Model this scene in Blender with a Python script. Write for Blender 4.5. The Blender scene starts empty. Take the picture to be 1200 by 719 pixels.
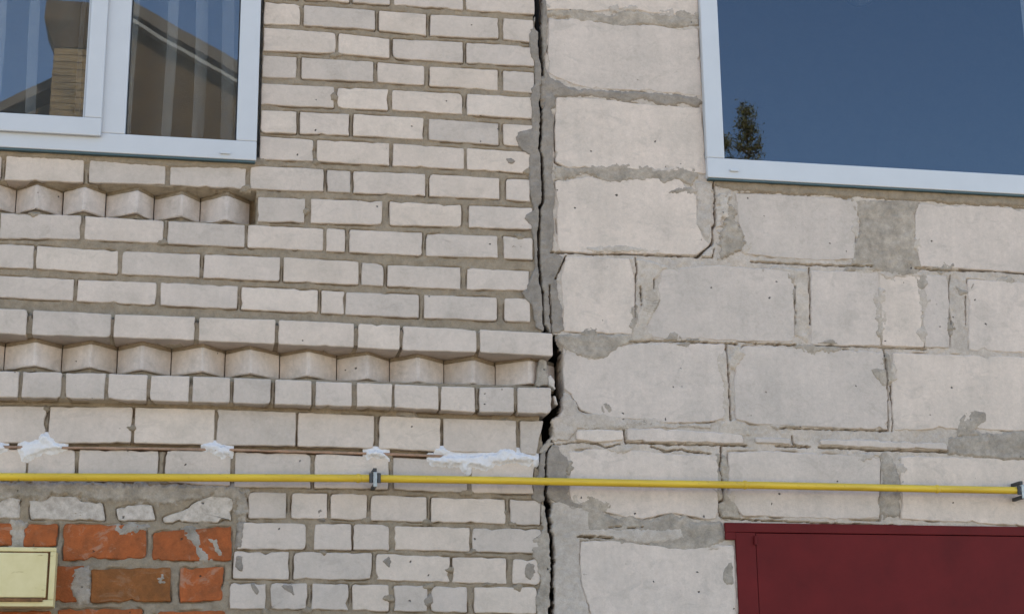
import bpy, bmesh, math, random
import numpy as np
from mathutils import Vector, Matrix

scene = bpy.context.scene
rad = math.radians
rng = random.Random(7)
npr = np.random.RandomState(11)

# ------------------------------------------------------------------ camera, world, sun, exposure
FPX, YAW, PIT, ROL, DIST, CAMZ = 1929.275, -0.191272, 0.261769, -0.0117665, 5.265894, 1.6
CAM = np.array([0.0, -DIST, CAMZ])

def ray(x, y):
    u = np.array([(x - 600) / FPX, (359.5 - y) / FPX])
    c, s = math.cos(ROL), math.sin(ROL)
    r, up = c * u[0] - s * u[1], s * u[0] + c * u[1]
    c, s = math.cos(PIT), math.sin(PIT)
    y_, z_ = c - up * s, s + up * c
    c, s = math.cos(YAW), math.sin(YAW)
    return np.array([c * r - s * y_, s * r + c * y_, z_])

def P3(x, y, dep=0.0):
    """the point of the photograph (1200 x 719) where its line of sight meets the plane y = -dep"""
    d = ray(x, y)
    return CAM + d * ((DIST - dep) / d[1])

def P(x, y, dep=0.0):
    p = P3(x, y, dep)
    return (p[0], p[2])

cam_data = bpy.data.cameras.new('camera')
cam_data.sensor_width = 36
cam_data.lens = 36 * FPX / 1200
cam_data.clip_start = 0.05
cam_data.clip_end = 3000
cam = bpy.data.objects.new('camera', cam_data)
scene.collection.objects.link(cam)
f0 = ray(600, 359.5); f0 /= np.linalg.norm(f0)
rx = ray(601, 359.5) - ray(600, 359.5); rx /= np.linalg.norm(rx)
ux = np.cross(rx, f0)
cam.matrix_world = Matrix(((rx[0], ux[0], -f0[0], CAM[0]), (rx[1], ux[1], -f0[1], CAM[1]), (rx[2], ux[2], -f0[2], CAM[2]), (0, 0, 0, 1)))
scene.camera = cam

SUN_EL, SUN_AZ = rad(47), rad(20)          # azimuth from +Y towards +X: the sun stands behind the building
world = bpy.data.worlds.new('World')
scene.world = world
world.use_nodes = True
wn = world.node_tree
bg = wn.nodes['Background']
sky = wn.nodes.new('ShaderNodeTexSky')
sky.sky_type = 'NISHITA'
sky.sun_disc = False
sky.sun_elevation = SUN_EL
sky.sun_rotation = SUN_AZ
sky.air_density = 1.0
sky.dust_density = 0.1
sky.ozone_density = 4.5
wn.links.new(sky.outputs[0], bg.inputs[0])
bg.inputs[1].default_value = 0.13

sun_l = bpy.data.lights.new('sun', 'SUN')
sun_l.energy = 4.0
sun_l.angle = rad(0.53)
sun_l.color = (1.0, 0.93, 0.84)
sun = bpy.data.objects.new('sun', sun_l)
sun_dir = Vector((math.sin(SUN_AZ) * math.cos(SUN_EL), math.cos(SUN_AZ) * math.cos(SUN_EL), math.sin(SUN_EL)))
sun.rotation_euler = sun_dir.to_track_quat('Z', 'Y').to_euler()
sun.location = (3, 8, 12)
scene.collection.objects.link(sun)

vs = scene.view_settings
vs.view_transform = 'Standard'
vs.look = 'None'
vs.gamma = 1.0
vs.exposure = 2.0
vs.use_white_balance = True          # the camera's white balance: open shade
vs.white_balance_temperature = 7700

# ------------------------------------------------------------------ materials
def lin(c):
    return tuple(((v / 255) / 12.92 if v / 255 <= 0.04045 else ((v / 255 + 0.055) / 1.055) ** 2.4) for v in c)

def nm(name):
    m = bpy.data.materials.new(name)
    m.use_nodes = True
    nt = m.node_tree
    return m, nt, nt.nodes['Principled BSDF']

def N(nt, kind, **kw):
    n = nt.nodes.new(kind)
    for k, v in kw.items():
        if k in n.inputs.keys() if isinstance(k, str) else False:
            n.inputs[k].default_value = v
        else:
            setattr(n, k, v)
    return n

def ramp(nt, src, stops):
    r = nt.nodes.new('ShaderNodeValToRGB')
    e = r.color_ramp.elements
    while len(e) < len(stops):
        e.new(0.5)
    for el, (p, c) in zip(e, stops):
        el.position = p
        el.color = (*c, 1) if not isinstance(c, (int, float)) else (c, c, c, 1)
    nt.links.new(src, r.inputs[0])
    return r.outputs[0]

def mix(nt, fac, a, b, kind='MIX'):
    m = nt.nodes.new('ShaderNodeMix')
    m.data_type = 'RGBA'
    m.blend_type = kind
    for sock, v in ((m.inputs[0], fac), (m.inputs[6], a), (m.inputs[7], b)):
        if isinstance(v, bpy.types.NodeSocket):
            nt.links.new(v, sock)
        elif isinstance(v, (int, float)):
            sock.default_value = v if sock == m.inputs[0] else (v, v, v, 1)
        else:
            sock.default_value = (*v, 1)
    return m.outputs[2]

def coords(nt, rnd=False):
    g = nt.nodes.new('ShaderNodeNewGeometry')
    return g.outputs['Position']

def noise(nt, vec, scale, detail=4, rough=0.6, dist=0.0):
    n = nt.nodes.new('ShaderNodeTexNoise')
    n.inputs['Scale'].default_value = scale
    n.inputs['Detail'].default_value = detail
    n.inputs['Roughness'].default_value = rough
    n.inputs['Distortion'].default_value = dist
    nt.links.new(vec, n.inputs['Vector'])
    return n.outputs[0]

def stretch(nt, vec, s):
    m = nt.nodes.new('ShaderNodeMapping')
    m.inputs['Scale'].default_value = s
    nt.links.new(vec, m.inputs['Vector'])
    return m.outputs[0]

def bump(nt, b, h, strength=0.5, dist=0.003, chain=None):
    n = nt.nodes.new('ShaderNodeBump')
    n.inputs['Strength'].default_value = strength
    n.inputs['Distance'].default_value = dist
    nt.links.new(h, n.inputs['Height'])
    if chain is not None:
        nt.links.new(chain, n.inputs['Normal'])
    if b is not None:
        nt.links.new(n.outputs[0], b.inputs['Normal'])
    return n.outputs[0]

def masonry(name, base, stain, var=0.06, stain_amt=0.5, pits=0.0, pit_col=(0.09, 0.08, 0.07), grain=420, big=9, rough=0.92, bump_s=0.5, streak=0.0, smear=0.0, smear_col=(0.27, 0.235, 0.20), rnd=0.06):
    m, nt, b = nm(name)
    v = coords(nt)
    n1 = noise(nt, v, big, 5, 0.65)
    f1 = ramp(nt, n1, [(0.38, 0.0), (0.72, 1.0)])
    col = mix(nt, f1, base, stain)
    mm = nt.nodes.new('ShaderNodeMix'); mm.data_type = 'RGBA'
    col = mix(nt, stain_amt, base, col)
    n2 = noise(nt, v, grain * 0.16, 4, 0.75)
    col = mix(nt, 1.0, col, ramp(nt, n2, [(0.3, 1 - var), (0.7, 1 + var)]), 'MULTIPLY')
    n3 = noise(nt, v, grain, 3, 0.7)
    col = mix(nt, 1.0, col, ramp(nt, n3, [(0.25, 1 - var), (0.75, 1 + var)]), 'MULTIPLY')
    oi = nt.nodes.new('ShaderNodeObjectInfo')
    col = mix(nt, 1.0, col, ramp(nt, oi.outputs['Random'], [(0, (1 - 1.5 * rnd, 1 - 1.4 * rnd, 1 - 1.35 * rnd)), (0.5, (1.0, 0.995, 0.99)), (0.75, (1.0 + 0.2 * rnd, 1.0, 0.975)), (1, (1 + 0.9 * rnd, 1 + 0.85 * rnd, 1 + 0.7 * rnd))]), 'MULTIPLY')
    if streak:
        n4 = noise(nt, stretch(nt, v, (26, 26, 2.2)), 1.0, 4, 0.6)
        col = mix(nt, 1.0, col, ramp(nt, n4, [(0.3, 1 - streak), (0.6, 1.0)]), 'MULTIPLY')
    if smear:
        # thin dried films of mortar and grime, worn to uneven patches
        ns = noise(nt, stretch(nt, v, (11, 11, 17)), 1.0, 7, 0.72, 0.8)
        fs = ramp(nt, ns, [(0.54, 0.0), (0.60, 0.55 * smear), (0.72, smear)])
        col = mix(nt, fs, col, smear_col)
        nk = noise(nt, v, 75, 4, 0.65)
        col = mix(nt, ramp(nt, nk, [(0.67, 0.0), (0.74, 0.75 * smear)]), col, (0.16, 0.14, 0.12))
    ch = bump(nt, None, n2, bump_s * 0.6, 0.004)
    ch = bump(nt, None if pits else b, n3, bump_s, 0.0012, ch)
    if pits:
        vo = nt.nodes.new('ShaderNodeTexVoronoi')
        vo.inputs['Scale'].default_value = 34
        vo.inputs['Randomness'].default_value = 1.0
        n5 = noise(nt, v, 90, 3, 0.6)
        wv = nt.nodes.new('ShaderNodeMix'); wv.data_type = 'VECTOR'; wv.inputs[0].default_value = 0.015
        nt.links.new(v, wv.inputs[4])
        nz = nt.nodes.new('ShaderNodeTexNoise'); nz.inputs['Scale'].default_value = 60
        nt.links.new(v, nz.inputs['Vector']); nt.links.new(nz.outputs[1], wv.inputs[5])
        nt.links.new(wv.outputs[1], vo.inputs['Vector'])
        dd = ramp(nt, vo.outputs['Distance'], [(0.08, 1.0), (0.14, 0.0)])
        sep = nt.nodes.new('ShaderNodeSeparateColor')
        nt.links.new(vo.outputs['Color'], sep.inputs[0])
        pick = ramp(nt, sep.outputs[0], [(1 - pits - 0.001, 0.0), (1 - pits, 1.0)])
        pm = nt.nodes.new('ShaderNodeMath'); pm.operation = 'MULTIPLY'
        nt.links.new(dd, pm.inputs[0]); nt.links.new(pick, pm.inputs[1])
        col = mix(nt, pm.outputs[0], col, pit_col)
        inv = nt.nodes.new('ShaderNodeMath'); inv.operation = 'SUBTRACT'; inv.inputs[0].default_value = 1
        nt.links.new(pm.outputs[0], inv.inputs[1])
        bump(nt, b, inv.outputs[0], 0.8, 0.004, ch)
    nt.links.new(col, b.inputs['Base Color'])
    b.inputs['Roughness'].default_value = rough
    b.inputs['Specular IOR Level'].default_value = 0.25
    return m

M = {}
M['brick'] = masonry('white_silicate_brick', (0.56, 0.466, 0.396), (0.46, 0.388, 0.328), 0.07, 0.95, pits=0.07, smear=0.28, rnd=0.085)
M['brick_streaked'] = masonry('weathered_silicate_brick', (0.60, 0.51, 0.45), (0.45, 0.38, 0.33), 0.08, 1.0, pits=0.08, big=16, streak=0.10, smear=0.35, rnd=0.07)
M['block'] = masonry('aerated_concrete', (0.60, 0.50, 0.428), (0.485, 0.413, 0.355), 0.08, 1.0, pits=0.10, big=5, grain=330, streak=0.06, smear=0.50, smear_col=(0.36, 0.31, 0.265), rnd=0.08, bump_s=0.6)
M['mortar'] = masonry('brick_mortar', (0.275, 0.218, 0.158), (0.20, 0.158, 0.115), 0.16, 0.8, big=14, grain=300, bump_s=0.9)
M['crack_mortar'] = masonry('grey_mortar', (0.285, 0.240, 0.198), (0.185, 0.157, 0.131), 0.16, 0.9, big=11, grain=300, bump_s=0.7)
M['pale_mortar'] = masonry('pale_mortar', (0.48, 0.405, 0.342), (0.36, 0.308, 0.258), 0.13, 0.95, pits=0.06, big=9, grain=300, bump_s=0.7)
M['smear'] = masonry('mortar_smear', (0.40, 0.337, 0.275), (0.235, 0.198, 0.158), 0.17, 1.0, pits=0.07, streak=0.10, big=16, grain=300, bump_s=0.7)
M['foam'] = masonry('white_plaster', (0.66, 0.63, 0.62), (0.56, 0.535, 0.53), 0.04, 0.6, big=30, grain=300, bump_s=0.8)
M['lime'] = masonry('limewashed_stone', (0.52, 0.45, 0.39), (0.32, 0.27, 0.225), 0.10, 1.0, pits=0.22, big=40, grain=300, bump_s=0.8)
M['clay'] = masonry('red_clay_brick', (0.37, 0.096, 0.030), (0.23, 0.072, 0.027), 0.16, 1.0, pits=0.12, pit_col=(0.10, 0.05, 0.03), smear=0.65, smear_col=(0.36, 0.24, 0.17), big=16, grain=330, bump_s=0.8)
M['clay_brown'] = masonry('brown_clay_brick', (0.26, 0.092, 0.028), (0.17, 0.068, 0.024), 0.16, 1.0, pits=0.12, pit_col=(0.10, 0.05, 0.03), smear=0.4, smear_col=(0.32, 0.22, 0.15), big=16, grain=330, bump_s=0.8)
M['strip'] = masonry('reddish_board', (0.36, 0.21, 0.14), (0.25, 0.17, 0.12), 0.18, 1.0, big=20, grain=300, bump_s=0.7)
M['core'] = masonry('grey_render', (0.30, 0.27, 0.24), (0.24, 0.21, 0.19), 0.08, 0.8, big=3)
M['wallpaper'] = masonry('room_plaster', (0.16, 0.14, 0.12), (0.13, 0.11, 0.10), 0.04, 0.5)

def plain(name, col, rough=0.5, spec=0.5, var=0.08, scale=40, metal=0.0, bs=0.15):
    m, nt, b = nm(name)
    v = coords(nt)
    n1 = noise(nt, v, scale, 5, 0.65)
    c = mix(nt, 1.0, col, ramp(nt, n1, [(0.3, 1 - var), (0.7, 1 + var)]), 'MULTIPLY')
    nt.links.new(c, b.inputs['Base Color'])
    b.inputs['Roughness'].default_value = rough
    b.inputs['Specular IOR Level'].default_value = spec
    b.inputs['Metallic'].default_value = metal
    if bs:
        bump(nt, b, n1, bs, 0.002)
    return m

M['pvc'] = plain('white_pvc', (0.47, 0.48, 0.49), 0.35, 0.5, 0.03, 8, bs=0.02)
M['gasket'] = plain('black_rubber', (0.02, 0.02, 0.022), 0.6, 0.3)
M['gate'] = plain('maroon_gate_paint', (0.112, 0.0080, 0.0084), 0.55, 0.14, 0.18, 6, bs=0.12)
M['metal'] = plain('galvanised_clamp', (0.30, 0.32, 0.32), 0.45, 0.5, 0.25, 90, metal=0.7)
M['dark_metal'] = plain('dark_bracket', (0.03, 0.03, 0.03), 0.55, 0.5)
M['lamp_glass'] = plain('smoky_lamp_glass', (0.10, 0.11, 0.13), 0.25, 0.8, 0.05, 10)
M['teal'] = plain('teal_frame_shade', (0.045, 0.085, 0.095), 0.5, 0.4)  # dark colour standing in for the shade under the window frames
M['roof'] = plain('brown_roof_sheet', (0.13, 0.09, 0.06), 0.6, 0.4, 0.2, 6)
M['gable'] = plain('brown_gable_board', (0.11, 0.064, 0.028), 0.8, 0.3, 0.3, 5)
M['trim'] = plain('pale_barge_board', (0.34, 0.30, 0.26), 0.7, 0.3)
M['chimney'] = masonry('tan_chimney_brick', (0.36, 0.235, 0.12), (0.12, 0.08, 0.045), 0.22, 1.0, big=3.5, grain=60, pits=0.2)
M['chimney_head'] = masonry('brown_chimney_head', (0.15, 0.095, 0.055), (0.07, 0.05, 0.032), 0.22, 1.0, big=3.5, grain=60)
M['bark'] = plain('pine_bark', (0.12, 0.08, 0.05), 0.95, 0.2, 0.3, 20)
M['needles'] = plain('pine_needles', (0.13, 0.115, 0.035), 0.7, 0.3, 0.35, 3)
M['ground'] = plain('dusty_ground', (0.33, 0.29, 0.23), 0.95, 0.2, 0.25, 1.2)

def yellow_paint():
    m, nt, b = nm('yellow_pipe_paint')
    v = coords(nt)
    n1 = noise(nt, stretch(nt, v, (5, 40, 40)), 1.0, 4, 0.6)
    c = mix(nt, ramp(nt, n1, [(0.35, 0.0), (0.7, 1.0)]), (0.66, 0.43, 0.030), (0.50, 0.31, 0.022))
    n2 = noise(nt, v, 60, 5, 0.7)
    c = mix(nt, ramp(nt, n2, [(0.62, 0.0), (0.70, 0.8)]), c, (0.24, 0.12, 0.03))
    nt.links.new(c, b.inputs['Base Color'])
    b.inputs['Roughness'].default_value = 0.4
    bump(nt, b, n2, 0.25, 0.002)
    return m
M['yellow'] = yellow_paint()

def box_paint():
    m, nt, b = nm('yellowed_box_paint')
    v = coords(nt)
    n1 = noise(nt, v, 18, 5, 0.6)
    c = mix(nt, ramp(nt, n1, [(0.35, 0.0), (0.75, 1.0)]), (0.64, 0.535, 0.285), (0.56, 0.46, 0.22))
    n2 = noise(nt, stretch(nt, v, (14, 14, 60)), 1.0, 5, 0.75)
    c = mix(nt, ramp(nt, n2, [(0.62, 0.0), (0.72, 0.75)]), c, (0.22, 0.11, 0.03))
    nt.links.new(c, b.inputs['Base Color'])
    b.inputs['Roughness'].default_value = 0.45
    bump(nt, b, n2, 0.2, 0.002)
    return m
M['box'] = box_paint()

def rust_mat():
    return plain('rusty_steel', (0.16, 0.075, 0.03), 0.8, 0.3, 0.5, 60, bs=0.5)
M['rust'] = rust_mat()

def glass_mat(name, ior, tint):
    m, nt, b = nm(name)
    nt.nodes.remove(b)
    out = nt.nodes['Material Output']
    tr = nt.nodes.new('ShaderNodeBsdfTransparent'); tr.inputs[0].default_value = (*tint, 1)
    gl = nt.nodes.new('ShaderNodeBsdfGlossy'); gl.inputs['Roughness'].default_value = 0.0; gl.inputs[0].default_value = (0.72, 0.86, 1.0, 1)   # blue of the mirrored sky deepened in the reflection colour
    fr = nt.nodes.new('ShaderNodeFresnel'); fr.inputs[0].default_value = ior
    mx = nt.nodes.new('ShaderNodeMixShader')
    v = coords(nt)
    n1 = noise(nt, v, 2.5, 2, 0.5)
    bp = nt.nodes.new('ShaderNodeBump'); bp.inputs['Strength'].default_value = 0.022; bp.inputs['Distance'].default_value = 0.01
    nt.links.new(n1, bp.inputs['Height']); nt.links.new(bp.outputs[0], gl.inputs['Normal'])
    ge = nt.nodes.new('ShaderNodeNewGeometry')        # the sheet reflects once, from the side it is seen
    inv = nt.nodes.new('ShaderNodeMath'); inv.operation = 'SUBTRACT'; inv.inputs[0].default_value = 1.0
    nt.links.new(ge.outputs['Backfacing'], inv.inputs[1])
    ml = nt.nodes.new('ShaderNodeMath'); ml.operation = 'MULTIPLY'
    nt.links.new(inv.outputs[0], ml.inputs[0]); nt.links.new(fr.outputs[0], ml.inputs[1])
    nt.links.new(ml.outputs[0], mx.inputs[0]); nt.links.new(tr.outputs[0], mx.inputs[1]); nt.links.new(gl.outputs[0], mx.inputs[2])
    nt.links.new(mx.outputs[0], out.inputs[0])
    return m
M['glass'] = glass_mat('window_glass', 1.92, (0.86, 0.88, 0.88))

def sheer_mat():
    m, nt, b = nm('sheer_curtain')
    nt.nodes.remove(b)
    out = nt.nodes['Material Output']
    tr = nt.nodes.new('ShaderNodeBsdfTransparent')
    df = nt.nodes.new('ShaderNodeBsdfDiffuse'); df.inputs[0].default_value = (0.78, 0.75, 0.72, 1)
    tl = nt.nodes.new('ShaderNodeBsdfTranslucent'); tl.inputs[0].default_value = (0.5, 0.5, 0.5, 1)
    ad = nt.nodes.new('ShaderNodeMixShader'); ad.inputs[0].default_value = 0.3
    nt.links.new(df.outputs[0], ad.inputs[1]); nt.links.new(tl.outputs[0], ad.inputs[2])
    mx = nt.nodes.new('ShaderNodeMixShader'); mx.inputs[0].default_value = 0.22
    nt.links.new(tr.outputs[0], mx.inputs[1]); nt.links.new(ad.outputs[0], mx.inputs[2])
    nt.links.new(mx.outputs[0], out.inputs[0])
    return m
M['sheer'] = sheer_mat()

# ------------------------------------------------------------------ object helpers
COL = scene.collection

def link(name, verts, faces, mat, parent=None, smooth=False, center=True):
    me = bpy.data.meshes.new(name)
    verts = np.asarray(verts, float)
    loc = verts.mean(0) if center else np.zeros(3)
    me.from_pydata((verts - loc).tolist(), [], faces)
    me.materials.append(M[mat])
    me.update()
    if smooth:
        me.polygons.foreach_set('use_smooth', [True] * len(me.polygons))
    o = bpy.data.objects.new(name, me)
    COL.objects.link(o)
    o.location = loc
    if parent is not None:
        o.parent = parent
        o.matrix_parent_inverse = Matrix()
        o.location = Vector(loc) - world_loc(parent)
    return o

def world_loc(o):
    v = Vector((0, 0, 0))
    while o is not None:
        v += o.location
        o = o.parent
    return v

def empty(name, loc, label, cat):
    o = bpy.data.objects.new(name, None)
    o.empty_display_size = 0.3
    COL.objects.link(o)
    o.location = loc
    o['label'] = label
    o['category'] = cat
    return o

def tag(o, label=None, cat=None, kind=None, group=None):
    for k, v in (('label', label), ('category', cat), ('kind', kind), ('group', group)):
        if v:
            o[k] = v
    return o

class Mesh:
    def __init__(self):
        self.v, self.f = [], []
    def add(self, v, f):
        n = len(self.v)
        self.v += [tuple(p) for p in v]
        self.f += [tuple(i + n for i in q) for q in f]
    def box(self, x0, x1, y0, y1, z0, z1, bev=0.0):
        if bev <= 0:
            v = [(x, y, z) for x in (x0, x1) for y in (y0, y1) for z in (z0, z1)]
            self.add(v, [(0, 1, 3, 2), (4, 6, 7, 5), (0, 4, 5, 1), (2, 3, 7, 6), (0, 2, 6, 4), (1, 5, 7, 3)])
        else:
            bm = bmesh.new()
            bmesh.ops.create_cube(bm, size=1)
            for q in bm.verts:
                q.co = Vector(((x0 + x1) / 2 + q.co.x * (x1 - x0), (y0 + y1) / 2 + q.co.y * (y1 - y0), (z0 + z1) / 2 + q.co.z * (z1 - z0)))
            bmesh.ops.bevel(bm, geom=bm.edges[:], offset=bev, segments=2, affect='EDGES', profile=0.6)
            bm.verts.ensure_lookup_table()
            self.add([tuple(q.co) for q in bm.verts], [[q.index for q in fc.verts] for fc in bm.faces])
            bm.free()
    def tube(self, pts, r, n=12, caps=True):
        pts = [Vector(p) for p in pts]
        rings = []
        for i, p in enumerate(pts):
            t = (pts[min(i + 1, len(pts) - 1)] - pts[max(i - 1, 0)]).normalized()
            a = t.cross(Vector((0, 0, 1)))
            if a.length < 1e-3:
                a = t.cross(Vector((0, 1, 0)))
            a.normalize()
            b = t.cross(a)
            rr = r[i] if isinstance(r, (list, tuple)) else r
            rings.append([p + (a * math.cos(2 * math.pi * k / n) + b * math.sin(2 * math.pi * k / n)) * rr for k in range(n)])
        v = [q for ring in rings for q in ring]
        f = [(i * n + k, i * n + (k + 1) % n, (i + 1) * n + (k + 1) % n, (i + 1) * n + k) for i in range(len(pts) - 1) for k in range(n)]
        if caps:
            f += [tuple(range(n))[::-1], tuple((len(pts) - 1) * n + k for k in range(n))]
        self.add(v, f)
    def obj(self, name, mat, parent=None, smooth=False):
        return link(name, self.v, self.f, mat, parent, smooth)

# numpy value noise
LAT = npr.rand(256, 256)
def vnoise(x, z, scale, off=0.0):
    x = np.asarray(x) * scale + off + 57.3; z = np.asarray(z) * scale + off * 1.7 + 91.1
    i, j = np.floor(x).astype(int), np.floor(z).astype(int)
    u, w = x - i, z - j
    u = u * u * (3 - 2 * u); w = w * w * (3 - 2 * w)
    g = lambda a, b: LAT[a % 256, b % 256]
    return (g(i, j) * (1 - u) + g(i + 1, j) * u) * (1 - w) + (g(i, j + 1) * (1 - u) + g(i + 1, j + 1) * u) * w - 0.5

def fbm(x, z, scale, octs=3, off=0.0):
    s, a = 0, 1.0
    for k in range(octs):
        s = s + a * vnoise(x, z, scale * 2 ** k, off + 13 * k)
        a *= 0.55
    return s

def sdf(poly, x, z):
    """signed distance to a polygon, positive inside"""
    poly = np.asarray(poly)
    d = np.full(x.shape, 1e9)
    ins = np.zeros(x.shape, bool)
    n = len(poly)
    for k in range(n):
        ax, az = poly[k]; bx, bz = poly[(k + 1) % n]
        ex, ez = bx - ax, bz - az
        t = np.clip(((x - ax) * ex + (z - az) * ez) / (ex * ex + ez * ez + 1e-12), 0, 1)
        d = np.minimum(d, np.hypot(x - ax - t * ex, z - az - t * ez))
        c = ((az > z) != (bz > z))
        with np.errstate(divide='ignore', invalid='ignore'):
            xi = ex * (z - az) / (ez if ez else 1e-12) + ax
        ins ^= c & (x < xi)
    return np.where(ins, d, -d)

def line_dist(pts, x, z):
    d = np.full(x.shape, 1e9)
    for (ax, az), (bx, bz) in zip(pts[:-1], pts[1:]):
        ex, ez = bx - ax, bz - az
        t = np.clip(((x - ax) * ex + (z - az) * ez) / (ex * ex + ez * ez + 1e-12), 0, 1)
        d = np.minimum(d, np.hypot(x - ax - t * ex, z - az - t * ez))
    return d

def grid_object(name, X, Z, Y, keep, mat, parent, smooth=True):
    nz, nx = X.shape
    cell = keep[:-1, :-1] & keep[1:, :-1] & keep[:-1, 1:] & keep[1:, 1:]
    idx = np.arange(nx * nz).reshape(nz, nx)
    q = np.stack([idx[:-1, :-1][cell], idx[:-1, 1:][cell], idx[1:, 1:][cell], idx[1:, :-1][cell]], 1)
    used = np.unique(q)
    re = np.zeros(nx * nz, int); re[used] = np.arange(len(used))
    q = re[q]
    v = np.stack([X.ravel()[used], Y.ravel()[used], Z.ravel()[used]], 1)
    loc = v.mean(0)
    me = bpy.data.meshes.new(name)
    me.vertices.add(len(v)); me.vertices.foreach_set('co', (v - loc).ravel())
    me.loops.add(q.size); me.loops.foreach_set('vertex_index', q.ravel().astype(np.int32))
    me.polygons.add(len(q)); me.polygons.foreach_set('loop_start', np.arange(0, q.size, 4, dtype=np.int32))
    me.update(calc_edges=True)
    me.polygons.foreach_set('use_smooth', np.full(len(q), smooth))
    me.materials.append(M[mat])
    o = bpy.data.objects.new(name, me)
    COL.objects.link(o)
    o.parent = parent
    o.location = Vector(loc) - world_loc(parent)
    return o

GROOVES = []      # (world polyline, half width)
def groove(pts, w):
    GROOVES.append(([P(*p) for p in pts], w))

def carve(x, z, depth=0.045):
    y = np.zeros(x.shape)
    wob = 1 + 0.9 * fbm(x, z, 60, 2, 5)
    xw = x + 0.0035 * fbm(x, z, 45, 2, 31); zw = z + 0.0035 * fbm(x, z, 45, 2, 77)
    for pts, w in GROOVES:
        a = np.array(pts)
        m = (x > a[:, 0].min() - .02) & (x < a[:, 0].max() + .02) & (z > a[:, 1].min() - .02) & (z < a[:, 1].max() + .02)
        if not m.any():
            continue
        d = line_dist(pts, xw[m], zw[m])
        y[m] = np.maximum(y[m], depth * np.clip(1.6 * (0.95 * wob[m] - d / (w * 0.75)), 0, 1))
    return y

def patch(name, poly, mat, parent, dep=0.0, thick=0.0025, res=0.0035, rag=0.006, edge=0.006, sink=0.012, bumpy=0.0020, grooves=False):
    """an irregular skin of mortar lying on the wall face; poly in pixels of the photograph"""
    w = np.array([P(x, y, dep) for x, y in poly])
    x0, z0 = w.min(0) - 0.012; x1, z1 = w.max(0) + 0.012
    X, Z = np.meshgrid(np.arange(x0, x1, res), np.arange(z0, z1, res))
    s = sdf(w, X, Z) + rag * (1.25 * fbm(X, Z, 85, 3, 3) + 0.8 * fbm(X, Z, 24, 2, 9))
    out = 0.0012 if sink > 0.025 else edge
    t = np.where(s > 0, np.clip(s / edge, 0, 1), np.clip(s / out, -2.5, 0))
    h = np.where(t > 0, thick * (1 - (1 - t) ** 2), t * sink / 2.5)
    h = h + np.clip(t, 0, 1) * (bumpy * 2 * fbm(X, Z, 34, 3, 17) + 0.0011 * fbm(X * 0.5 + Z * 0.2, Z * 2.2, 26, 3, 29))
    y = -dep - h
    if grooves:
        y = y + carve(X, Z)
    return grid_object(name, X, Z, y, s > -out * 2.5, mat, parent)

def outline(poly, spacing, rnd, jit, chips):
    """a polygon with rounded corners and a worn, uneven edge (all in wall metres)"""
    poly = [np.array(p) for p in poly]
    n = len(poly)
    pts = []
    for i in range(n):
        a, b, c = poly[i - 1], poly[i], poly[(i + 1) % n]
        la, lc = np.linalg.norm(a - b), np.linalg.norm(c - b)
        r = rnd * rng.uniform(0.5, 1.5)
        if rng.random() < chips:
            r *= rng.uniform(1.8, 3.2)
        ra, rc = min(r * rng.uniform(.7, 1.4), la * .35), min(r * rng.uniform(.7, 1.4), lc * .35)
        p0, p2 = b + (a - b) / la * ra, b + (c - b) / lc * rc
        p1 = (p0 + p2) * 0.25 + b * 0.5
        pts += [p0, p1, p2]
    out = []
    for i in range(len(pts)):
        a, b = pts[i], pts[(i + 1) % len(pts)]
        L = np.linalg.norm(b - a)
        k = max(1, int(round(L / spacing)))
        for j in range(k):
            out.append(a + (b - a) * j / k)
    out = np.array(out)
    nx = np.roll(out, -1, 0) - np.roll(out, 1, 0)
    nn = np.stack([nx[:, 1], -nx[:, 0]], 1)
    nn /= np.linalg.norm(nn, axis=1)[:, None] + 1e-9
    area = 0.5 * np.sum(out[:, 0] * np.roll(out[:, 1], -1) - np.roll(out[:, 0], -1) * out[:, 1])
    if area < 0:
        nn = -nn
    sd = rng.uniform(0, 99)
    j = fbm(out[:, 0], out[:, 1], 38, 3, sd) * 2 * jit
    bite = np.clip(fbm(out[:, 0], out[:, 1], 30, 2, sd + 40) - 0.30, 0, 1) * 14 * jit
    out = out + nn * (j - bite)[:, None]
    return out, nn

FACES = []      # outlines of the laid bricks
def slab(name, poly, dep, mat, parent, depth=0.13, spacing=0.018, rnd=0.004, jit=0.0012, bev=0.0026, chips=0.12, tilt=0.0012):
    o, nn = outline(poly, spacing, rnd, jit, chips)
    n = len(o)
    FACES.append((o[::2], dep))
    c = o.mean(0)
    tx, tz = rng.uniform(-tilt, tilt) / 0.12, rng.uniform(-tilt, tilt) / 0.05
    d0 = rng.uniform(-tilt, tilt)
    def yy(p, extra):
        return -dep + d0 + tx * (p[0] - c[0]) + tz * (p[1] - c[1]) + extra
    inner = o - nn * bev
    v = [(p[0], yy(p, 0), p[1]) for p in inner] + [(p[0], yy(p, bev), p[1]) for p in o] + [(p[0], -dep + depth, p[1]) for p in o]
    v.append((c[0], yy(c, -0.0004), c[1]))
    f = []
    for i in range(n):
        k = (i + 1) % n
        f.append((3 * n, i, k))
        f.append((i, n + i, n + k, k))
        f.append((n + i, 2 * n + i, 2 * n + k, n + k))
    area = 0.5 * np.sum(o[:, 0] * np.roll(o[:, 1], -1) - np.roll(o[:, 0], -1) * o[:, 1])
    if area < 0:
        f = [q[::-1] for q in f]
    return link(name, v, f, mat, parent)

def pslab(name, pix, dep, mat, parent, **kw):
    return slab(name, [P(x, y, dep) for x, y in pix], dep, mat, parent, **kw)

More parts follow.
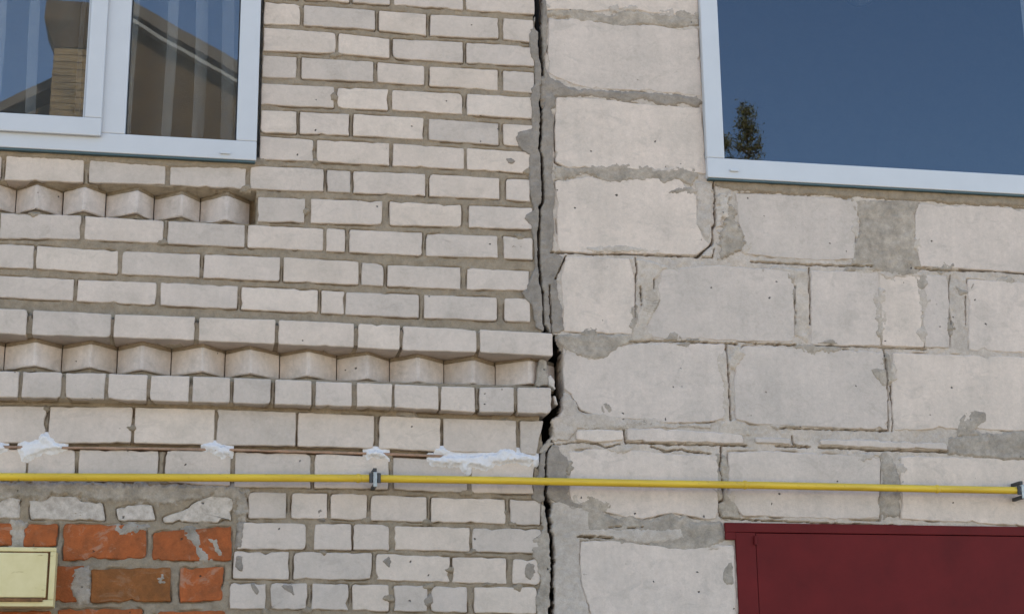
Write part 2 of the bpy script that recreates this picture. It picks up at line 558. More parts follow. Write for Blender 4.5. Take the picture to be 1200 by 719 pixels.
def L(pts, x):
    if len(pts) == 1:
        return pts[0][1]
    if x < pts[0][0]:
        (xa, ya), (xb, yb) = pts[0], pts[-1]
        return ya + (x - xa) * (yb - ya) / (xb - xa)
    if x > pts[-1][0]:
        (xa, ya), (xb, yb) = pts[0], pts[-1]
        return yb + (x - xb) * (yb - ya) / (xb - xa)
    for (xa, ya), (xb, yb) in zip(pts[:-1], pts[1:]):
        if xa <= x <= xb:
            return ya + (x - xa) * (yb - ya) / (xb - xa)

EDGES = []
def course(top, bot, spans, dep=0.0, mat='brick', parent=None, label=None, **kw):
    for x0, x1 in spans:
        x0 -= 0.3; x1 += 0.3
        q = []
        xs = []
        for x in (x0, x1):
            yt, yb = L(top, x), L(bot, x)
            xs.append(P(x, (yt + yb) / 2, dep)[0])
            q.append((P(x, yt, dep)[1], P(x, yb, dep)[1]))
        poly = [(xs[0], q[0][1]), (xs[1], q[1][1]), (xs[1], q[1][0]), (xs[0], q[0][0])]
        o = slab('brick', poly, dep, mat, parent, **kw)
        EDGES.append((x0, x1, L(top, x0), L(bot, x0), dep))
        if label:
            o['label'] = label

def Zm(pts, ox, oy, s):
    return [(ox + x / s, oy + y / s) for x, y in pts]
def A1(p): return Zm(p, 560, 0, 3.594)
def A2(p): return Zm(p, 560, 180, 3.594)
def A3(p): return Zm(p, 560, 360, 3.594)
def A4(p): return Zm(p, 560, 520, 3.6125)
def B2(p): return Zm(p, 880, 180, 3.594)
def B3(p): return Zm(p, 880, 360, 3.594)
def B4(p): return Zm(p, 840, 520, 3.333)

# ================================================================== THE BRICK HOUSE
house = empty('brick_house', (0, 0, 0), 'white silicate brick house with dogtooth bands, left of the long crack', 'house')
XW = P(303, 100, 0.025)[0]            # right edge of the left window
ZW = P(150, 180, 0.025)[1]            # its lower edge
XC = P(632, 300)[0]

# crack line: where the two buildings have come apart (pixel y -> left and right lip)
CL = [(626.5, -60), (626.8, 0), (626.8, 20), (627.5, 35), (630.2, 37), (630.6, 55), (632.5, 68), (634.3, 80), (635, 100), (632.8, 101), (633.6, 110), (631.7, 116), (631.8, 125), (632.5, 128), (633.2, 142), (632.6, 152), (632.6, 158), (631.5, 165), (630.8, 175), (633.6, 183), (634.4, 200), (633.2, 204), (634.3, 214), (635.2, 228), (634.5, 238), (631.0, 242), (631.7, 255), (629.6, 269), (630.1, 283), (630.0, 300), (630.0, 308), (631.7, 321), (632.3, 332), (634.6, 342), (635.4, 356), (636, 370), (636.8, 383), (637, 389)]
CR = [(637.5, -60), (637, 0), (635.5, 22), (635.3, 40), (636, 58), (636.6, 70), (637.8, 85), (637.4, 100), (636.4, 104), (637.6, 112), (638, 118), (637.6, 125), (634.9, 129), (635.7, 142), (635, 152), (635.2, 158), (634.2, 165), (633.4, 175), (636.4, 183), (637.2, 200), (636.6, 204), (638, 214), (638, 228), (637.4, 238), (633.4, 243), (634.2, 255), (633.6, 269), (632.6, 283), (633.2, 300), (633.2, 308), (634.5, 321), (635, 332), (637.3, 342), (637.5, 356), (637.8, 370), (637.9, 380), (642, 384), (643.5, 388)]
# lower half, under the dogtooth band
DL = [(639.4, 530), (638.6, 545), (638.6, 558), (638.7, 568), (637.3, 579), (638.7, 584), (639, 592), (639.6, 602), (641.0, 613), (640.6, 621), (644.8, 628), (644, 638), (645, 650), (645.6, 656), (644.8, 668), (644, 684), (645, 702), (643, 716), (642, 730), (643, 800)]
DR = [(643, 528), (641.4, 542), (640.9, 558), (641.5, 568), (641, 579), (643.2, 583), (646.8, 590), (646.2, 600), (645, 605), (647.4, 613), (645.4, 621), (649.4, 628), (649, 638), (650, 650), (650.5, 656), (649.6, 668), (650, 684), (650, 702), (649.6, 716), (649.8, 730), (650, 800)]

# ---- courses (pixel lines measured on the photograph)
K = dict(parent=house)
course([(310, -30), (620, -12)], [(310, -4), (389, 1.6), (456, 5.5), (542, 11.7), (625, 17)], [(310, 350), (355, 409), (414, 456.5), (462, 542), (546.5, 626)], **K)
course([(310, -61), (620, -43)], [(310, -34), (625, -16)], [(310, 350), (355, 439), (444, 498), (504, 583), (590, 625)], **K)
course([(310, 1.5), (356, 6), (445, 12.5), (504, 17), (600, 22)], [(310, 28), (351, 29.5), (439, 35), (499, 42), (584, 45.5), (625, 50)], [(310, 351.5), (356.5, 439), (444.7, 499), (504.5, 584), (590, 625)], **K)
course([(312, 32.5), (393, 38.5), (461, 46), (580, 51), (620, 54)], [(312, 60), (393, 62.8), (456, 68), (542, 74), (625, 77.5)], [(309, 393), (397, 456), (461, 542), (547, 626)], **K)
course([(308, 64.5), (443, 73), (504, 78), (590, 82.5)], [(308, 90), (437, 96), (497, 99.8), (583, 106), (625, 109)], [(308, 347), (354, 437), (443, 497), (504, 583), (590, 626)], **K)
course([(306, 97.4), (396, 101.8), (460, 105.2), (548, 110), (620, 114)], [(306, 122.5), (391, 126), (454, 129), (541, 134), (620, 139)], [(306.5, 391), (395.5, 454.5), (460, 541.5), (547.6, 624)], **K)
course([(306, 129), (415, 134), (503, 139), (590, 145)], [(306, 155), (409, 158.5), (495, 163.5), (584, 170), (620, 172)], [(306, 347), (352, 409), (414.6, 495.6), (503, 584), (590, 624)], **K)
course([(305, 159.5), (372, 164), (461, 168), (548, 174), (620, 178)], [(305, 186.5), (367, 189), (456, 194), (543, 198.5), (618, 203)], [(305, 367), (371.8, 456), (461, 543.5), (547.6, 622)], **K)
course([(-120, 174), (7, 181), (105, 185.5), (200, 190), (310, 194.5), (415, 200.5), (504, 204), (593, 209)], [(-120, 206), (7, 211), (193, 216.5), (287, 221.5), (378, 224.5), (498, 229.5), (585, 233), (622, 236.5)],
       [(-189, -97), (-91, 0.5), (7, 98), (105, 193.5), (200, 287.5), (293.5, 378.7), (383.5, 410.5), (414.6, 498), (503.7, 585), (593.5, 621)], **K)
course([(303, 231), (365, 233), (457, 236), (550, 240.6), (620, 243.5)], [(303, 259.5), (357, 261), (447, 263.2), (540, 266), (620, 268.8)], [(302.6, 357), (364.5, 447.5), (457, 540), (550, 624)], **K)
course([(0, 249.5), (100, 253), (197, 259), (300, 264), (410, 269), (500, 273), (591, 277), (620, 279)], [(0, 279.4), (94, 280.5), (191, 285), (286, 289.5), (378, 294), (494, 299.5), (583, 302.5), (622, 304)],
       [(-98, -4), (0.5, 94), (99.6, 191), (197, 286.6), (291, 378.7), (383, 404), (410, 494), (500, 583), (590.8, 624)], **K)
course([(0, 285.7), (43, 288), (143, 294), (239, 298), (333, 301.4), (423, 306.6), (454, 310.5), (547, 313.8)], [(0, 313.5), (39, 315), (137, 321), (234, 325), (328, 329.4), (420, 333.6), (539, 338.8), (620, 340)],
       [(-150, -60), (-54, 39), (43, 137.7), (143.3, 233.7), (239.3, 327.8), (332.8, 420), (424, 449), (454.4, 539), (547.5, 620)], **K)
course([(0, 323), (91, 327.5), (188, 331), (285, 335.5), (378, 340), (405, 342), (498, 345.5), (592, 348.8)], [(0, 348), (86, 352.5), (183, 357.5), (278, 362), (372, 366.5), (403, 368), (490, 372.5), (582, 375.5), (622, 377.5)],
       [(-105, -12), (-6, 85.7), (91, 182.8), (188.4, 278), (283, 372), (377, 403), (405.5, 490.6), (497.6, 581.9), (591.6, 621)], **K)
DEP13, DEP14 = 0.034, 0.046
course([(0, 361), (38, 363), (134, 368), (234, 371.5), (327, 374.5), (420, 379), (472, 381.5), (563, 386), (647, 390.5)], [(0, 391), (30, 392), (129, 395), (228, 398.5), (322, 403), (414, 406.5), (468, 409.8), (558, 412.5), (647, 417)],
       [(-157, -66), (-61, 30.6), (38.4, 129.4), (134, 227.6), (233.7, 322), (327, 414.6), (420, 468), (472.5, 558), (563, 647.3)], dep=DEP13, **K)
course([(0, 434.5), (26, 435), (150, 438), (275, 442.5), (323, 444.3), (419, 448), (517, 452), (563, 453.5), (647, 454)], [(0, 465), (72, 466), (200, 470), (300, 472.5), (365, 474.8), (459, 477), (513, 480), (556, 482.5), (602, 483), (647, 485)],
       [(-80, -36), (-30, 21), (26.4, 71.8), (77, 122.4), (127, 171.7), (176.7, 221), (226, 269), (274, 316.6), (322.8, 364.8), (370.4, 412), (418.8, 459), (462.8, 513.7), (517, 556), (562.4, 602), (607, 646)], dep=DEP14, **K)
top15 = [(0, 476), (57, 475.8), (158, 476.8), (255, 479.5), (350, 482.8), (445, 487), (520, 490), (610, 492.5)]
course(top15, [(0, 518.4), (154, 518.8), (251, 520.8), (346, 522.2), (438, 525), (515, 528.2), (604, 530.6)],
       [(-145, -47), (-42, 53), (57.6, 154), (157.8, 251), (254.6, 346), (349.5, 438), (445, 515.6), (520, 604.7)], dep=0.004, **K)
pslab('brick', [(610, 530.5), (628, 533), (636.5, 493), (609.5, 492.5)], 0.004, 'brick', house)
course([(0, 525.6), (93, 526.4), (194, 527.2), (275, 529.2), (369, 531.2), (461, 535.5), (552, 540), (632, 542)], [(0, 563), (190, 564), (276, 570), (364, 571.3), (455, 573), (547, 577), (626, 578.3)],
       [(-66, 30), (33, 87), (92.6, 185), (194, 270), (275.5, 363.6), (369, 455), (461, 547), (553, 625)], **K)
course([(291, 576.5), (335, 576.8), (429, 579), (506, 582.5), (592, 584.5), (636, 587)], [(291, 607), (383, 607), (429, 609), (499, 611), (592, 613.2), (636, 615)],
       [(291.8, 335.3), (342, 383), (388, 429.4), (435, 499.4), (505.8, 591.8), (598.7, 633)], chips=0.3, jit=0.0018, **K)
course([(280, 612), (358, 613), (411, 613), (463, 616), (550, 618), (634, 620)], [(280, 643), (358, 643.2), (455, 643.6), (550, 645.5), (594, 646), (634, 648)],
       [(279, 358), (368.8, 411.4), (415, 455.7), (463, 549.8), (554, 634)], chips=0.3, jit=0.0018, **K)
course([(274, 645.5), (338, 646), (435, 648), (527, 652), (593, 653.5), (633, 655)], [(274, 677.5), (338, 678), (435, 678.4), (527, 682), (593, 683.5), (633, 684.5)],
       [(274, 338), (345, 435), (441, 527), (530.7, 593), (601.5, 633)], chips=0.4, jit=0.0022, **K)
course([(270, 682.5), (359, 683), (455, 685), (547, 687.5), (629, 687.5)], [(270, 713), (359, 713), (455, 715.5), (547, 717), (629, 719)],
       [(269.7, 310.7), (317.3, 359), (366, 407.5), (413, 455), (462, 500.8), (505.8, 547), (556, 629)], chips=0.4, jit=0.0022, **K)
course([(270, 719), (630, 725)], [(270, 750), (630, 756)], [(279, 355), (362, 450), (456, 546), (552, 630)], **K)
course([(270, 757), (630, 762)], [(270, 787), (630, 793)], [(270, 318), (325, 410), (417, 508), (515, 630)], **K)

# ---- lower left: limewashed stones and red clay bricks
R = dict(spacing=0.010, jit=0.0024, rnd=0.0045, chips=0.3, bev=0.003)
for q in ([(-60, 583), (-40, 579), (-8, 580), (-12, 607), (-58, 606)], [(-4, 590), (10, 582), (25, 584), (23, 607), (-6, 607)],
          [(34, 586), (52, 588), (60, 580), (90, 582), (95, 588), (121, 588), (123, 609), (36, 608)],
          [(137, 596), (150, 590), (178, 591), (182, 609), (138, 610)],
          [(191, 606), (214, 598), (228, 588), (250, 581), (273, 583), (272, 611), (192, 611)]):
    tag(pslab('brick', q[::-1], 0.002, 'lime', house, **R), 'white brick half covered by grey mortar')
clay = 'orange clay brick in grey mortar'
for q, mt in (([(-70, 612), (16, 612), (14, 639), (-70, 639)], 'clay'), ([(29, 614), (68, 613), (66, 639), (27, 640)], 'clay'),
              ([(75, 613), (171, 616), (171, 653), (74, 656)], 'clay'), ([(179, 622), (271, 616), (271, 656), (178, 657)], 'clay'),
              ([(5, 663), (99, 662), (97, 704), (5, 706)], 'clay'), ([(107, 667), (200, 664), (200, 704), (106, 705)], 'clay_brown'),
              ([(211, 665), (262, 664), (260, 703), (211, 706)], 'clay'), ([(-70, 716), (60, 715), (60, 752), (-70, 753)], 'clay'),
              ([(67, 713), (166, 713), (166, 750), (67, 750)], 'clay'), ([(178, 716), (264, 715), (264, 750), (178, 751)], 'clay'),
              ([(-70, 663), (-4, 663), (-4, 706), (-70, 706)], 'clay')):
    tag(pslab('brick', q[::-1], 0.003, mt, house, **R), clay)

# ---- dogtooth bands: bricks set diagonally, one corner out
class Acc(Mesh):
    pass
def dogtooth(ridge, vl, vr, dep, bed, top_gap, bot_gap, end=False):
    (xr, yt, yb) = ridge
    dep = dep + rng.uniform(-0.008, 0.004)
    xr += rng.uniform(-2.5, 2.5)
    yt += 1.2
    X, zt = P(xr, yt, dep); zb = P(xr, yb, dep)[1]
    half = (P(vr, yt, dep)[0] - P(vl, yt, dep)[0]) / 2
    vd = min(0.085, half * 1.0)
    xl, xr_ = P(vl, yt + 8, dep - vd)[0] + 0.0015, P(vr, yt + 8, dep - vd)[0] - 0.0015
    def plan(ins):
        pts = []
        y0 = -dep + ins * 1.3
        yv = -dep + vd + ins
        for t in (0, .2, .4, .6, .8, .93):
            pts.append((xl + (X - xl) * t, yv + (y0 - yv) * t + rng.uniform(-.0008, .0008)))
        pts.append((X, y0 + 0.003))
        for t in (.07, .2, .4, .6, .8, 1.0):
            pts.append((X + (xr_ - X) * t, y0 + (yv - y0) * t + rng.uniform(-.0008, .0008)))
        pts += [(xr_, yv + 0.04), (xl, yv + 0.04)]
        return pts
    def prism(zs, inss, jit):
        rings = []
        for z, ins in zip(zs, inss):
            rings.append([(x, y, z + rng.uniform(-jit, jit)) for x, y in plan(ins)])
        n = len(rings[0])
        v = [q for r in rings for q in r]
        f = [(i * n + k, i * n + (k + 1) % n, (i + 1) * n + (k + 1) % n, (i + 1) * n + k) for i in range(len(rings) - 1) for k in range(n)]
        f += [tuple(range(n))[::-1], tuple((len(rings) - 1) * n + k for k in range(n))]
        return v, f
    v, f = prism([zb, zb + .003, (zb + zt) / 2, zt - .003, zt], [0.003, 0, 0, 0, 0.003], 0.0009)
    link('dogtooth_brick', v, f, 'brick_streaked', house)
    v, f = prism([zt + 0.0005, zt + top_gap * .5, zt + top_gap], [0.010, 0.007, 0.012], 0.002)
    bed.add(v, f)
    v, f = prism([zb - bot_gap, zb - bot_gap * .5, zb - 0.0005], [0.016, 0.014, 0.015], 0.002)
    bed.add(v, f)

bedA, bedB = Mesh(), Mesh()
RA = [(-60, 209, 239), (-8, 212, 241), (46, 214.8, 244), (99, 217.5, 246.4), (158.6, 221.5, 249.2), (214, 226, 252.8), (267, 227.5, 257.5)]
VA = [-88, -33, 19.5, 74.6, 124.4, 180.9, 235, 293]
for i, r in enumerate(RA):
    dogtooth(r, VA[i], VA[i + 1], 0.0, bedA, 0.018, 0.012)
RB = [(-88, 394, 424), (-26, 396.5, 426), (40.3, 399, 428), (104, 401.2, 430), (168, 403, 432.8), (236.5, 405, 434.8), (296, 407.5, 437), (361, 410.2, 440), (430, 413.8, 443.2), (492, 417, 446.5), (556, 420, 448.5)]
VB = [-120, -57, 6, 73, 138, 201, 264, 327.8, 394.6, 456.6, 520, 580.5]
for i, r in enumerate(RB):
    dogtooth(r, VB[i], VB[i + 1], 0.004, bedB, 0.022, 0.014)
dogtooth((619, 420.5, 449), 580.5, 650, 0.004, bedB, 0.016, 0.012)
bedA.obj('mortar_bed', 'mortar', house)
bedB.obj('mortar_bed', 'mortar', house)

# ---- the mortar of the brick wall: one height field, recessed in the joints, deep behind the dogtooth bands
def px(poly, dep=0.0):
    return [P(x, y, dep) for x, y in poly]
def left_mortar():
    res = 0.0031
    xa, xb = P(-150, 300)[0], P(640, 600)[0] + 0.02
    za, zb = P(300, 800)[1], P(300, -75)[1]
    X, Z = np.meshgrid(np.arange(xa, xb, res), np.arange(za, zb, res))
    Y = 0.0058 + 0.004 * fbm(X, Z, 45, 3, 1) + 0.003 * fbm(X, Z, 9, 2, 4)
    flush = sdf(px([(-200, 564), (278, 573), (292, 580), (279, 612), (274, 645), (268, 690), (268, 830), (-200, 830)]), X, Z) + 0.008 * fbm(X, Z, 40, 2, 8)
    Y = np.where(flush > 0, 0.0025 + 0.005 * fbm(X, Z, 35, 3, 21), Y)
    for poly, d, yv in (([(-200, 360), (640, 391), (640, 412), (-200, 384)], DEP13, -DEP13 + 0.008), ([(-200, 432), (640, 455), (640, 482), (-200, 459)], DEP14, -DEP14 + 0.008)):
        Y = np.where(sdf(px(poly, d), X, Z) > 0, yv + 0.004 * fbm(X, Z, 45, 3, 1), Y)
    for poly in ([(-200, 203), (300.5, 223), (300.5, 261.5), (0, 248), (-200, 239)], [(-200, 384), (30, 393), (660, 419), (660, 452), (0, 433.5), (-200, 427)]):
        Y = np.where(sdf(px(poly), X, Z) > 0, 0.105, Y)
    Y = np.where(sdf(px([(-200, 518.3), (154, 518.8), (346, 522.2), (520, 528.4), (520, 538.5), (461, 535.6), (275, 529.2), (-200, 525.2)]), X, Z) > 0, 0.022, Y)
    cl = [P(x, y) for x, y in CL] + [P(x, y) for x, y in ((637, 395), (634, 450), (634, 490), (622, 535), (630, 545))] + [P(x, y) for x, y in DL]
    cz = np.array([c[1] for c in cl]); cx = np.array([c[0] for c in cl])
    gate_ = np.clip(fbm(X, Z, 17, 3, 71) * 3.0 + 0.35, 0, 1)
    for o, d0 in FACES:
        a = np.array(o)
        j0, j1 = np.searchsorted(X[0], [a[:, 0].min() - .006, a[:, 0].max() + .006]); i0, i1 = np.searchsorted(Z[:, 0], [a[:, 1].min() - .006, a[:, 1].max() + .006])
        if j1 <= j0 or i1 <= i0:
            continue
        sl = (slice(i0, i1), slice(j0, j1))
        d = np.abs(sdf(a, X[sl], Z[sl]) + 0.0012)
        Y[sl] += 0.011 * gate_[sl] * np.clip(1.4 - d / 0.0028, 0, 1)
    od = np.argsort(cz)
    lim = np.interp(Z[:, 0], cz[od], cx[od])[:, None]
    keep = X < lim - 0.004
    keep &= ~((X < XW - 0.012) & (Z > ZW + 0.012)) & ~((X < XW + 0.010) & (Z > ZW + 0.004) & (X > XW - 0.05))
    grid_object('mortar', X, Z, Y, keep, 'mortar', house)
left_mortar()

# ---- mortar against the crack
LB = [(626.2, 21), (624.5, 33), (620, 40), (620, 48), (622.5, 67), (626, 72), (626.6, 83), (626.4, 99), (621, 104), (623.6, 108), (621.3, 117), (623.6, 133), (622.6, 150), (607, 155), (604.8, 161), (608, 172), (612, 176), (620.4, 182), (620, 190), (620.8, 200), (620, 208), (620, 221), (623, 235), (625, 246), (616, 252), (614.5, 256), (623, 266), (624, 275), (625.5, 286), (626.5, 300), (626.5, 314), (620, 328), (617, 338), (611, 342), (618, 353), (623.5, 358), (626, 372), (628, 384)]
CLu = [c for c in CL if 19 < c[1] < 390]
patch('mortar_smear', CLu + LB[::-1], 'crack_mortar', house, thick=0.003, res=0.0026, rag=0.003, edge=0.003, sink=0.05, grooves=False)
patch('mortar_smear', [(640, 526), (639.3, 530)] + DL[1:6] + [(638.5, 586), (631, 590), (623, 583), (626, 576), (623, 566), (631, 555), (632, 540), (634, 532)], 'crack_mortar', house, res=0.0026, rag=0.003, edge=0.003, sink=0.05)
patch('mortar_smear', [d for d in DL if d[1] > 585] + [(630, 800), (629, 740), (630, 719), (627, 706), (628, 698), (632, 690), (634, 680), (630, 668), (629, 660), (622, 645), (624, 632), (632, 626), (636, 618), (633, 604), (634, 590)], 'smear', house, res=0.0026, rag=0.004, edge=0.003, sink=0.05)
# broken mortar at the end of the lower dogtooth band
pslab('mortar_lump', [(629, 452), (644, 451), (641, 436), (640, 423), (633, 420), (630, 432)], 0.012, 'smear', house, spacing=0.008, jit=0.004, rnd=0.006)
pslab('mortar_lump', [(644, 452), (651, 457), (650, 447), (645, 438), (642, 441)], 0.018, 'lime', house, spacing=0.006, jit=0.003, rnd=0.004)
pslab('mortar_lump', [(649, 474), (653.5, 474), (651, 464), (648, 463)], 0.015, 'lime', house, spacing=0.006, jit=0.003, rnd=0.004)
pslab('mortar_lump', [(631.5, 531), (640, 528), (646, 522), (650, 520), (648, 514), (642, 513), (637, 521)], 0.0, 'smear', house, spacing=0.008, jit=0.004, rnd=0.006)

# small smears on the bricks
for q in ([(593.5, 186), (599, 185), (603.5, 189), (601, 192), (596, 191)], [(596.5, 291), (602, 288), (610, 289), (609, 292), (602, 292.5), (597, 292.5)],
          [(615, 662), (620, 658), (626, 662), (626.5, 670), (622, 678), (616, 676)], [(374, 607), (372, 598), (376, 596), (380, 602), (379, 608)],
          [(448, 657), (456, 651), (460, 657), (456, 664)], [(294, 684), (298, 685), (303, 692), (301, 697), (296, 690)], [(330, 686), (342, 684), (344, 696), (336, 692)],
          [(496, 703), (505, 697), (507, 706), (500, 709)], [(280, 612), (286, 613), (282, 640), (277, 640)], [(278, 651), (284, 652), (283, 668), (276, 664)],
          [(466, 485), (474, 486), (484, 492), (489, 488), (484, 483), (470, 482)], [(586, 492), (594, 491), (597, 497), (590, 500)]):
    patch('mortar_smear', q, 'crack_mortar', house, thick=0.0022, res=0.0022, rag=0.004, edge=0.003, sink=0.008)
patch('mortar_smear', [(-80, 170), (0, 174), (300, 188), (309, 185), (311, 193), (290, 197), (200, 195.5), (150, 192), (100, 188.5), (40, 185), (-80, 180)], 'mortar', house, thick=0.004, rag=0.003)
patch('mortar_smear', [(-60, 563), (0, 565), (100, 566), (250, 570), (278, 571), (290, 575), (289, 600), (279, 610), (276, 584), (250, 579), (225, 584), (200, 590), (186, 590), (165, 586), (125, 586), (98, 584), (92, 580), (60, 578), (50, 586), (30, 582), (-60, 580)], 'smear', house, thick=0.005, rag=0.012, bumpy=0.003, sink=0.01)
for q in ([(14, 612), (30, 613), (26, 640), (12, 640)], [(128, 617), (160, 614), (176, 617), (160, 624), (140, 626)], [(214, 621), (228, 616), (236, 640), (248, 655), (236, 657), (226, 640)],
          [(87, 667), (103, 664), (104, 704), (92, 706), (84, 690)], [(183, 676), (192, 673), (194, 682), (186, 683)], [(244, 632), (250, 629), (262, 650), (256, 652)]):
    patch('mortar_smear', q, 'smear', house, dep=0.003, thick=0.002, rag=0.010, res=0.003)

# dabs of joint mortar left on brick edges and corners
rr = random.Random(5)
for (x0, x1, yt, yb, dp) in EDGES:
    if x1 < 5 or x0 > 610 or yb < 5 or yt > 715 or dp > 0.02 or rr.random() > (0.55 if yt > 570 else 0.2):
        continue
    cx, cy = rr.choice([(x0, yb), (x1, yb), (x1, yt), (rr.uniform(x0, x1), yb), (rr.uniform(x0, x1), yt), (x1, (yt + yb) / 2)])
    cy += (cx - x0) * 0.04
    a, b = rr.uniform(3, 8), rr.uniform(2.5, 4.5)
    q = [(cx + a * math.cos(w) * rr.uniform(.6, 1.2), cy + b * math.sin(w) * rr.uniform(.6, 1.2)) for w in [j * math.pi / 4 for j in range(8)]]
    patch('mortar_smear', q, 'mortar', house, dep=dp, thick=0.002, res=0.0026, rag=0.006, edge=0.003, sink=0.010)

# white foam pressed out of the joint
F3 = lambda p: Zm(p, 0, 360, 3.594)
F5 = lambda p: Zm(p, 300, 360, 3.594)
for q in (F3([(90, 572), (165, 560), (178, 536), (205, 538), (220, 565), (270, 590), (240, 602), (180, 604), (130, 622), (100, 636), (92, 602)]),
          F3([(-40, 572), (0, 576), (22, 592), (0, 602), (-40, 598)]), F3([(862, 580), (905, 571), (970, 595), (967, 612), (935, 627), (900, 605), (870, 602)]),
          F5([(466, 612), (500, 597), (540, 605), (552, 632), (500, 628), (470, 628)]), F5([(765, 600), (785, 592), (805, 606), (800, 618), (772, 614)]),
          F5([(735, 640), (820, 625), (900, 628), (1000, 618), (1045, 598), (1085, 606), (1150, 625), (1180, 640), (1150, 655), (1080, 647), (1005, 655), (970, 682), (900, 662), (885, 692), (862, 662), (800, 657), (750, 655)])):
    patch('foam_blob', q, 'foam', house, dep=0.005, thick=0.009, rag=0.006, edge=0.010, res=0.0026, bumpy=0.004, sink=0.014)

# the thin reddish board in the joint
for xa, xb in ((-70, 62), (64, 246), (249, 433), (436, 520)):
    ln = lambda x: L([(0, 520.4), (50, 520.8), (150, 521.4), (250, 523), (370, 525.6), (430, 527.6), (520, 531)], x)
    pslab('board_strip', [(xa, ln(xa) + 4.4), (xb, ln(xb) + 4.4), (xb, ln(xb) + 1.7), (xa, ln(xa) + 1.7)], 0.006, 'strip', house, depth=0.05, spacing=0.03, rnd=0.001, jit=0.0008, bev=0.001)

# ---- body of the house (front wall round the window opening, side and back walls, roof slab)
def shell(name, x0, x1, wx0, wx1, wz0, wz1, y0, top, parent, gate=None):
    m = Mesh()
    yf, yb = y0, y0 + 0.36
    cuts = []
    if gate:
        gx0, gx1, gz1 = gate
        m.box(x0, gx0, yf, yb, 0, gz1); m.box(gx1, x1, yf, yb, 0, gz1)
        zlow = gz1
    else:
        zlow = 0
    m.box(x0, x1, yf, yb, zlow, wz0)
    m.box(x0, wx0, yf, yb, wz0, wz1)
    m.box(wx1, x1, yf, yb, wz0, wz1)
    m.box(x0, x1, yf, yb, wz1, top)
    w = m.obj(name, 'core', parent)
    r = Mesh()
    r.box(x0, x0 + 0.3, yb, 6.5, 0, top); r.box(x1 - 0.3, x1, yb, 6.5, 0, top)
    r.box(x0 + 0.3, x1 - 0.3, 6.2, 6.5, 0, top)
    r.box(x0 + 0.3, x1 - 0.3, yb, 6.2, 2.55, 2.75)
    r.box(x0 + 0.3, x1 - 0.3, 3.0, 3.12, 2.75, top)
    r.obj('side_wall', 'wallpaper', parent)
    t = Mesh()
    t.box(x0 - 0.1, x1 + (0.0 if parent == house else 0.3), y0, 6.7, top, top + 0.25)
    t.obj('roof', 'roof', parent)

WLX0, WLZ1 = XW - 1.42, ZW + 1.45
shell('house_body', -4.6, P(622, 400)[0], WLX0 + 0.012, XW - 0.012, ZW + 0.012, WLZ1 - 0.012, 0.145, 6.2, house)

# ---- window of the house
def bars(name, parent, x0, x1, z0, z1, wl, wr, wb, wt, yf, yb, mat='pvc', bev=0.004):
    m = Mesh()
    m.box(x0, x0 + wl, yf, yb, z0 + wb, z1 - wt, bev)
    m.box(x1 - wr, x1, yf, yb, z0 + wb, z1 - wt, bev)
    m.box(x0, x1, yf, yb, z0, z0 + wb, bev)
    m.box(x0, x1, yf, yb, z1 - wt, z1, bev)
    return m.obj(name, mat, parent)

def pane(parent, x0, x1, z0, z1, y):
    m = Mesh(); m.box(x0, x1, y, y + 0.006, z0, z1)
    p = m.obj('pane', 'glass', parent)
    bars('gasket', parent, x0, x1, z0, z1, 0.005, 0.005, 0.005, 0.005, y - 0.004, y, 'gasket', 0.0)
    return p

win = Mesh()
dF = 0.025
xg0, xg1 = P(151, 80, 0.0)[0], P(279.6, 80, 0.0)[0]
zg0 = P(215, 164, 0.0)[1]
xm0 = P(117, 80, dF)[0]
yF, yB = -dF, 0.075
win.box(xg1, XW, yF, yB, zg0, WLZ1 - 0.06, 0.004)                   # right stile
win.box(WLX0, XW, yF, yB, ZW, zg0, 0.004)                           # bottom rail
win.box(WLX0, XW, yF, yB, WLZ1 - 0.06, WLZ1, 0.004)
win.box(xm0, xg0, yF, yB, zg0, WLZ1 - 0.06, 0.004)                  # mullion
win.box(WLX0, WLX0 + 0.06, yF, yB, zg0, WLZ1 - 0.06, 0.004)
window = win.obj('window', 'pvc', house)
sx1, sz0 = P(122.5, 80, 0.04)[0], P(60, 156, 0.04)[1]
gx1, gz0 = P(104.3, 70, 0.0)[0], P(50, 139.5, 0.0)[1]
sash = bars('sash', window, WLX0 + 0.05, sx1, sz0, WLZ1 - 0.05, 0.075, sx1 - gx1, gz0 - sz0, 0.075, -0.040, -dF - 0.0015)
bars('glazing_bead', window, gx1 - 1.16, gx1 + 0.004, gz0 - 0.004, WLZ1 - 0.125, 0.012, 0.012, 0.010, 0.012, -0.018, 0.012, 'pvc', 0.003)
pane(window, WLX0 + 0.115, gx1 - 0.004, gz0 + 0.003, WLZ1 - 0.13, 0.010)
pane(window, xg0 - 0.001, xg1 + 0.001, zg0 - 0.001, WLZ1 - 0.06, 0.010)
dc = Mesh()
cx, cz = P(264, 179.5, dF)
dc.box(cx - 0.016, cx + 0.016, yF - 0.006, yF, cz - 0.004, cz + 0.004, 0.002)
dc.obj('drain_cap', 'pvc', window)

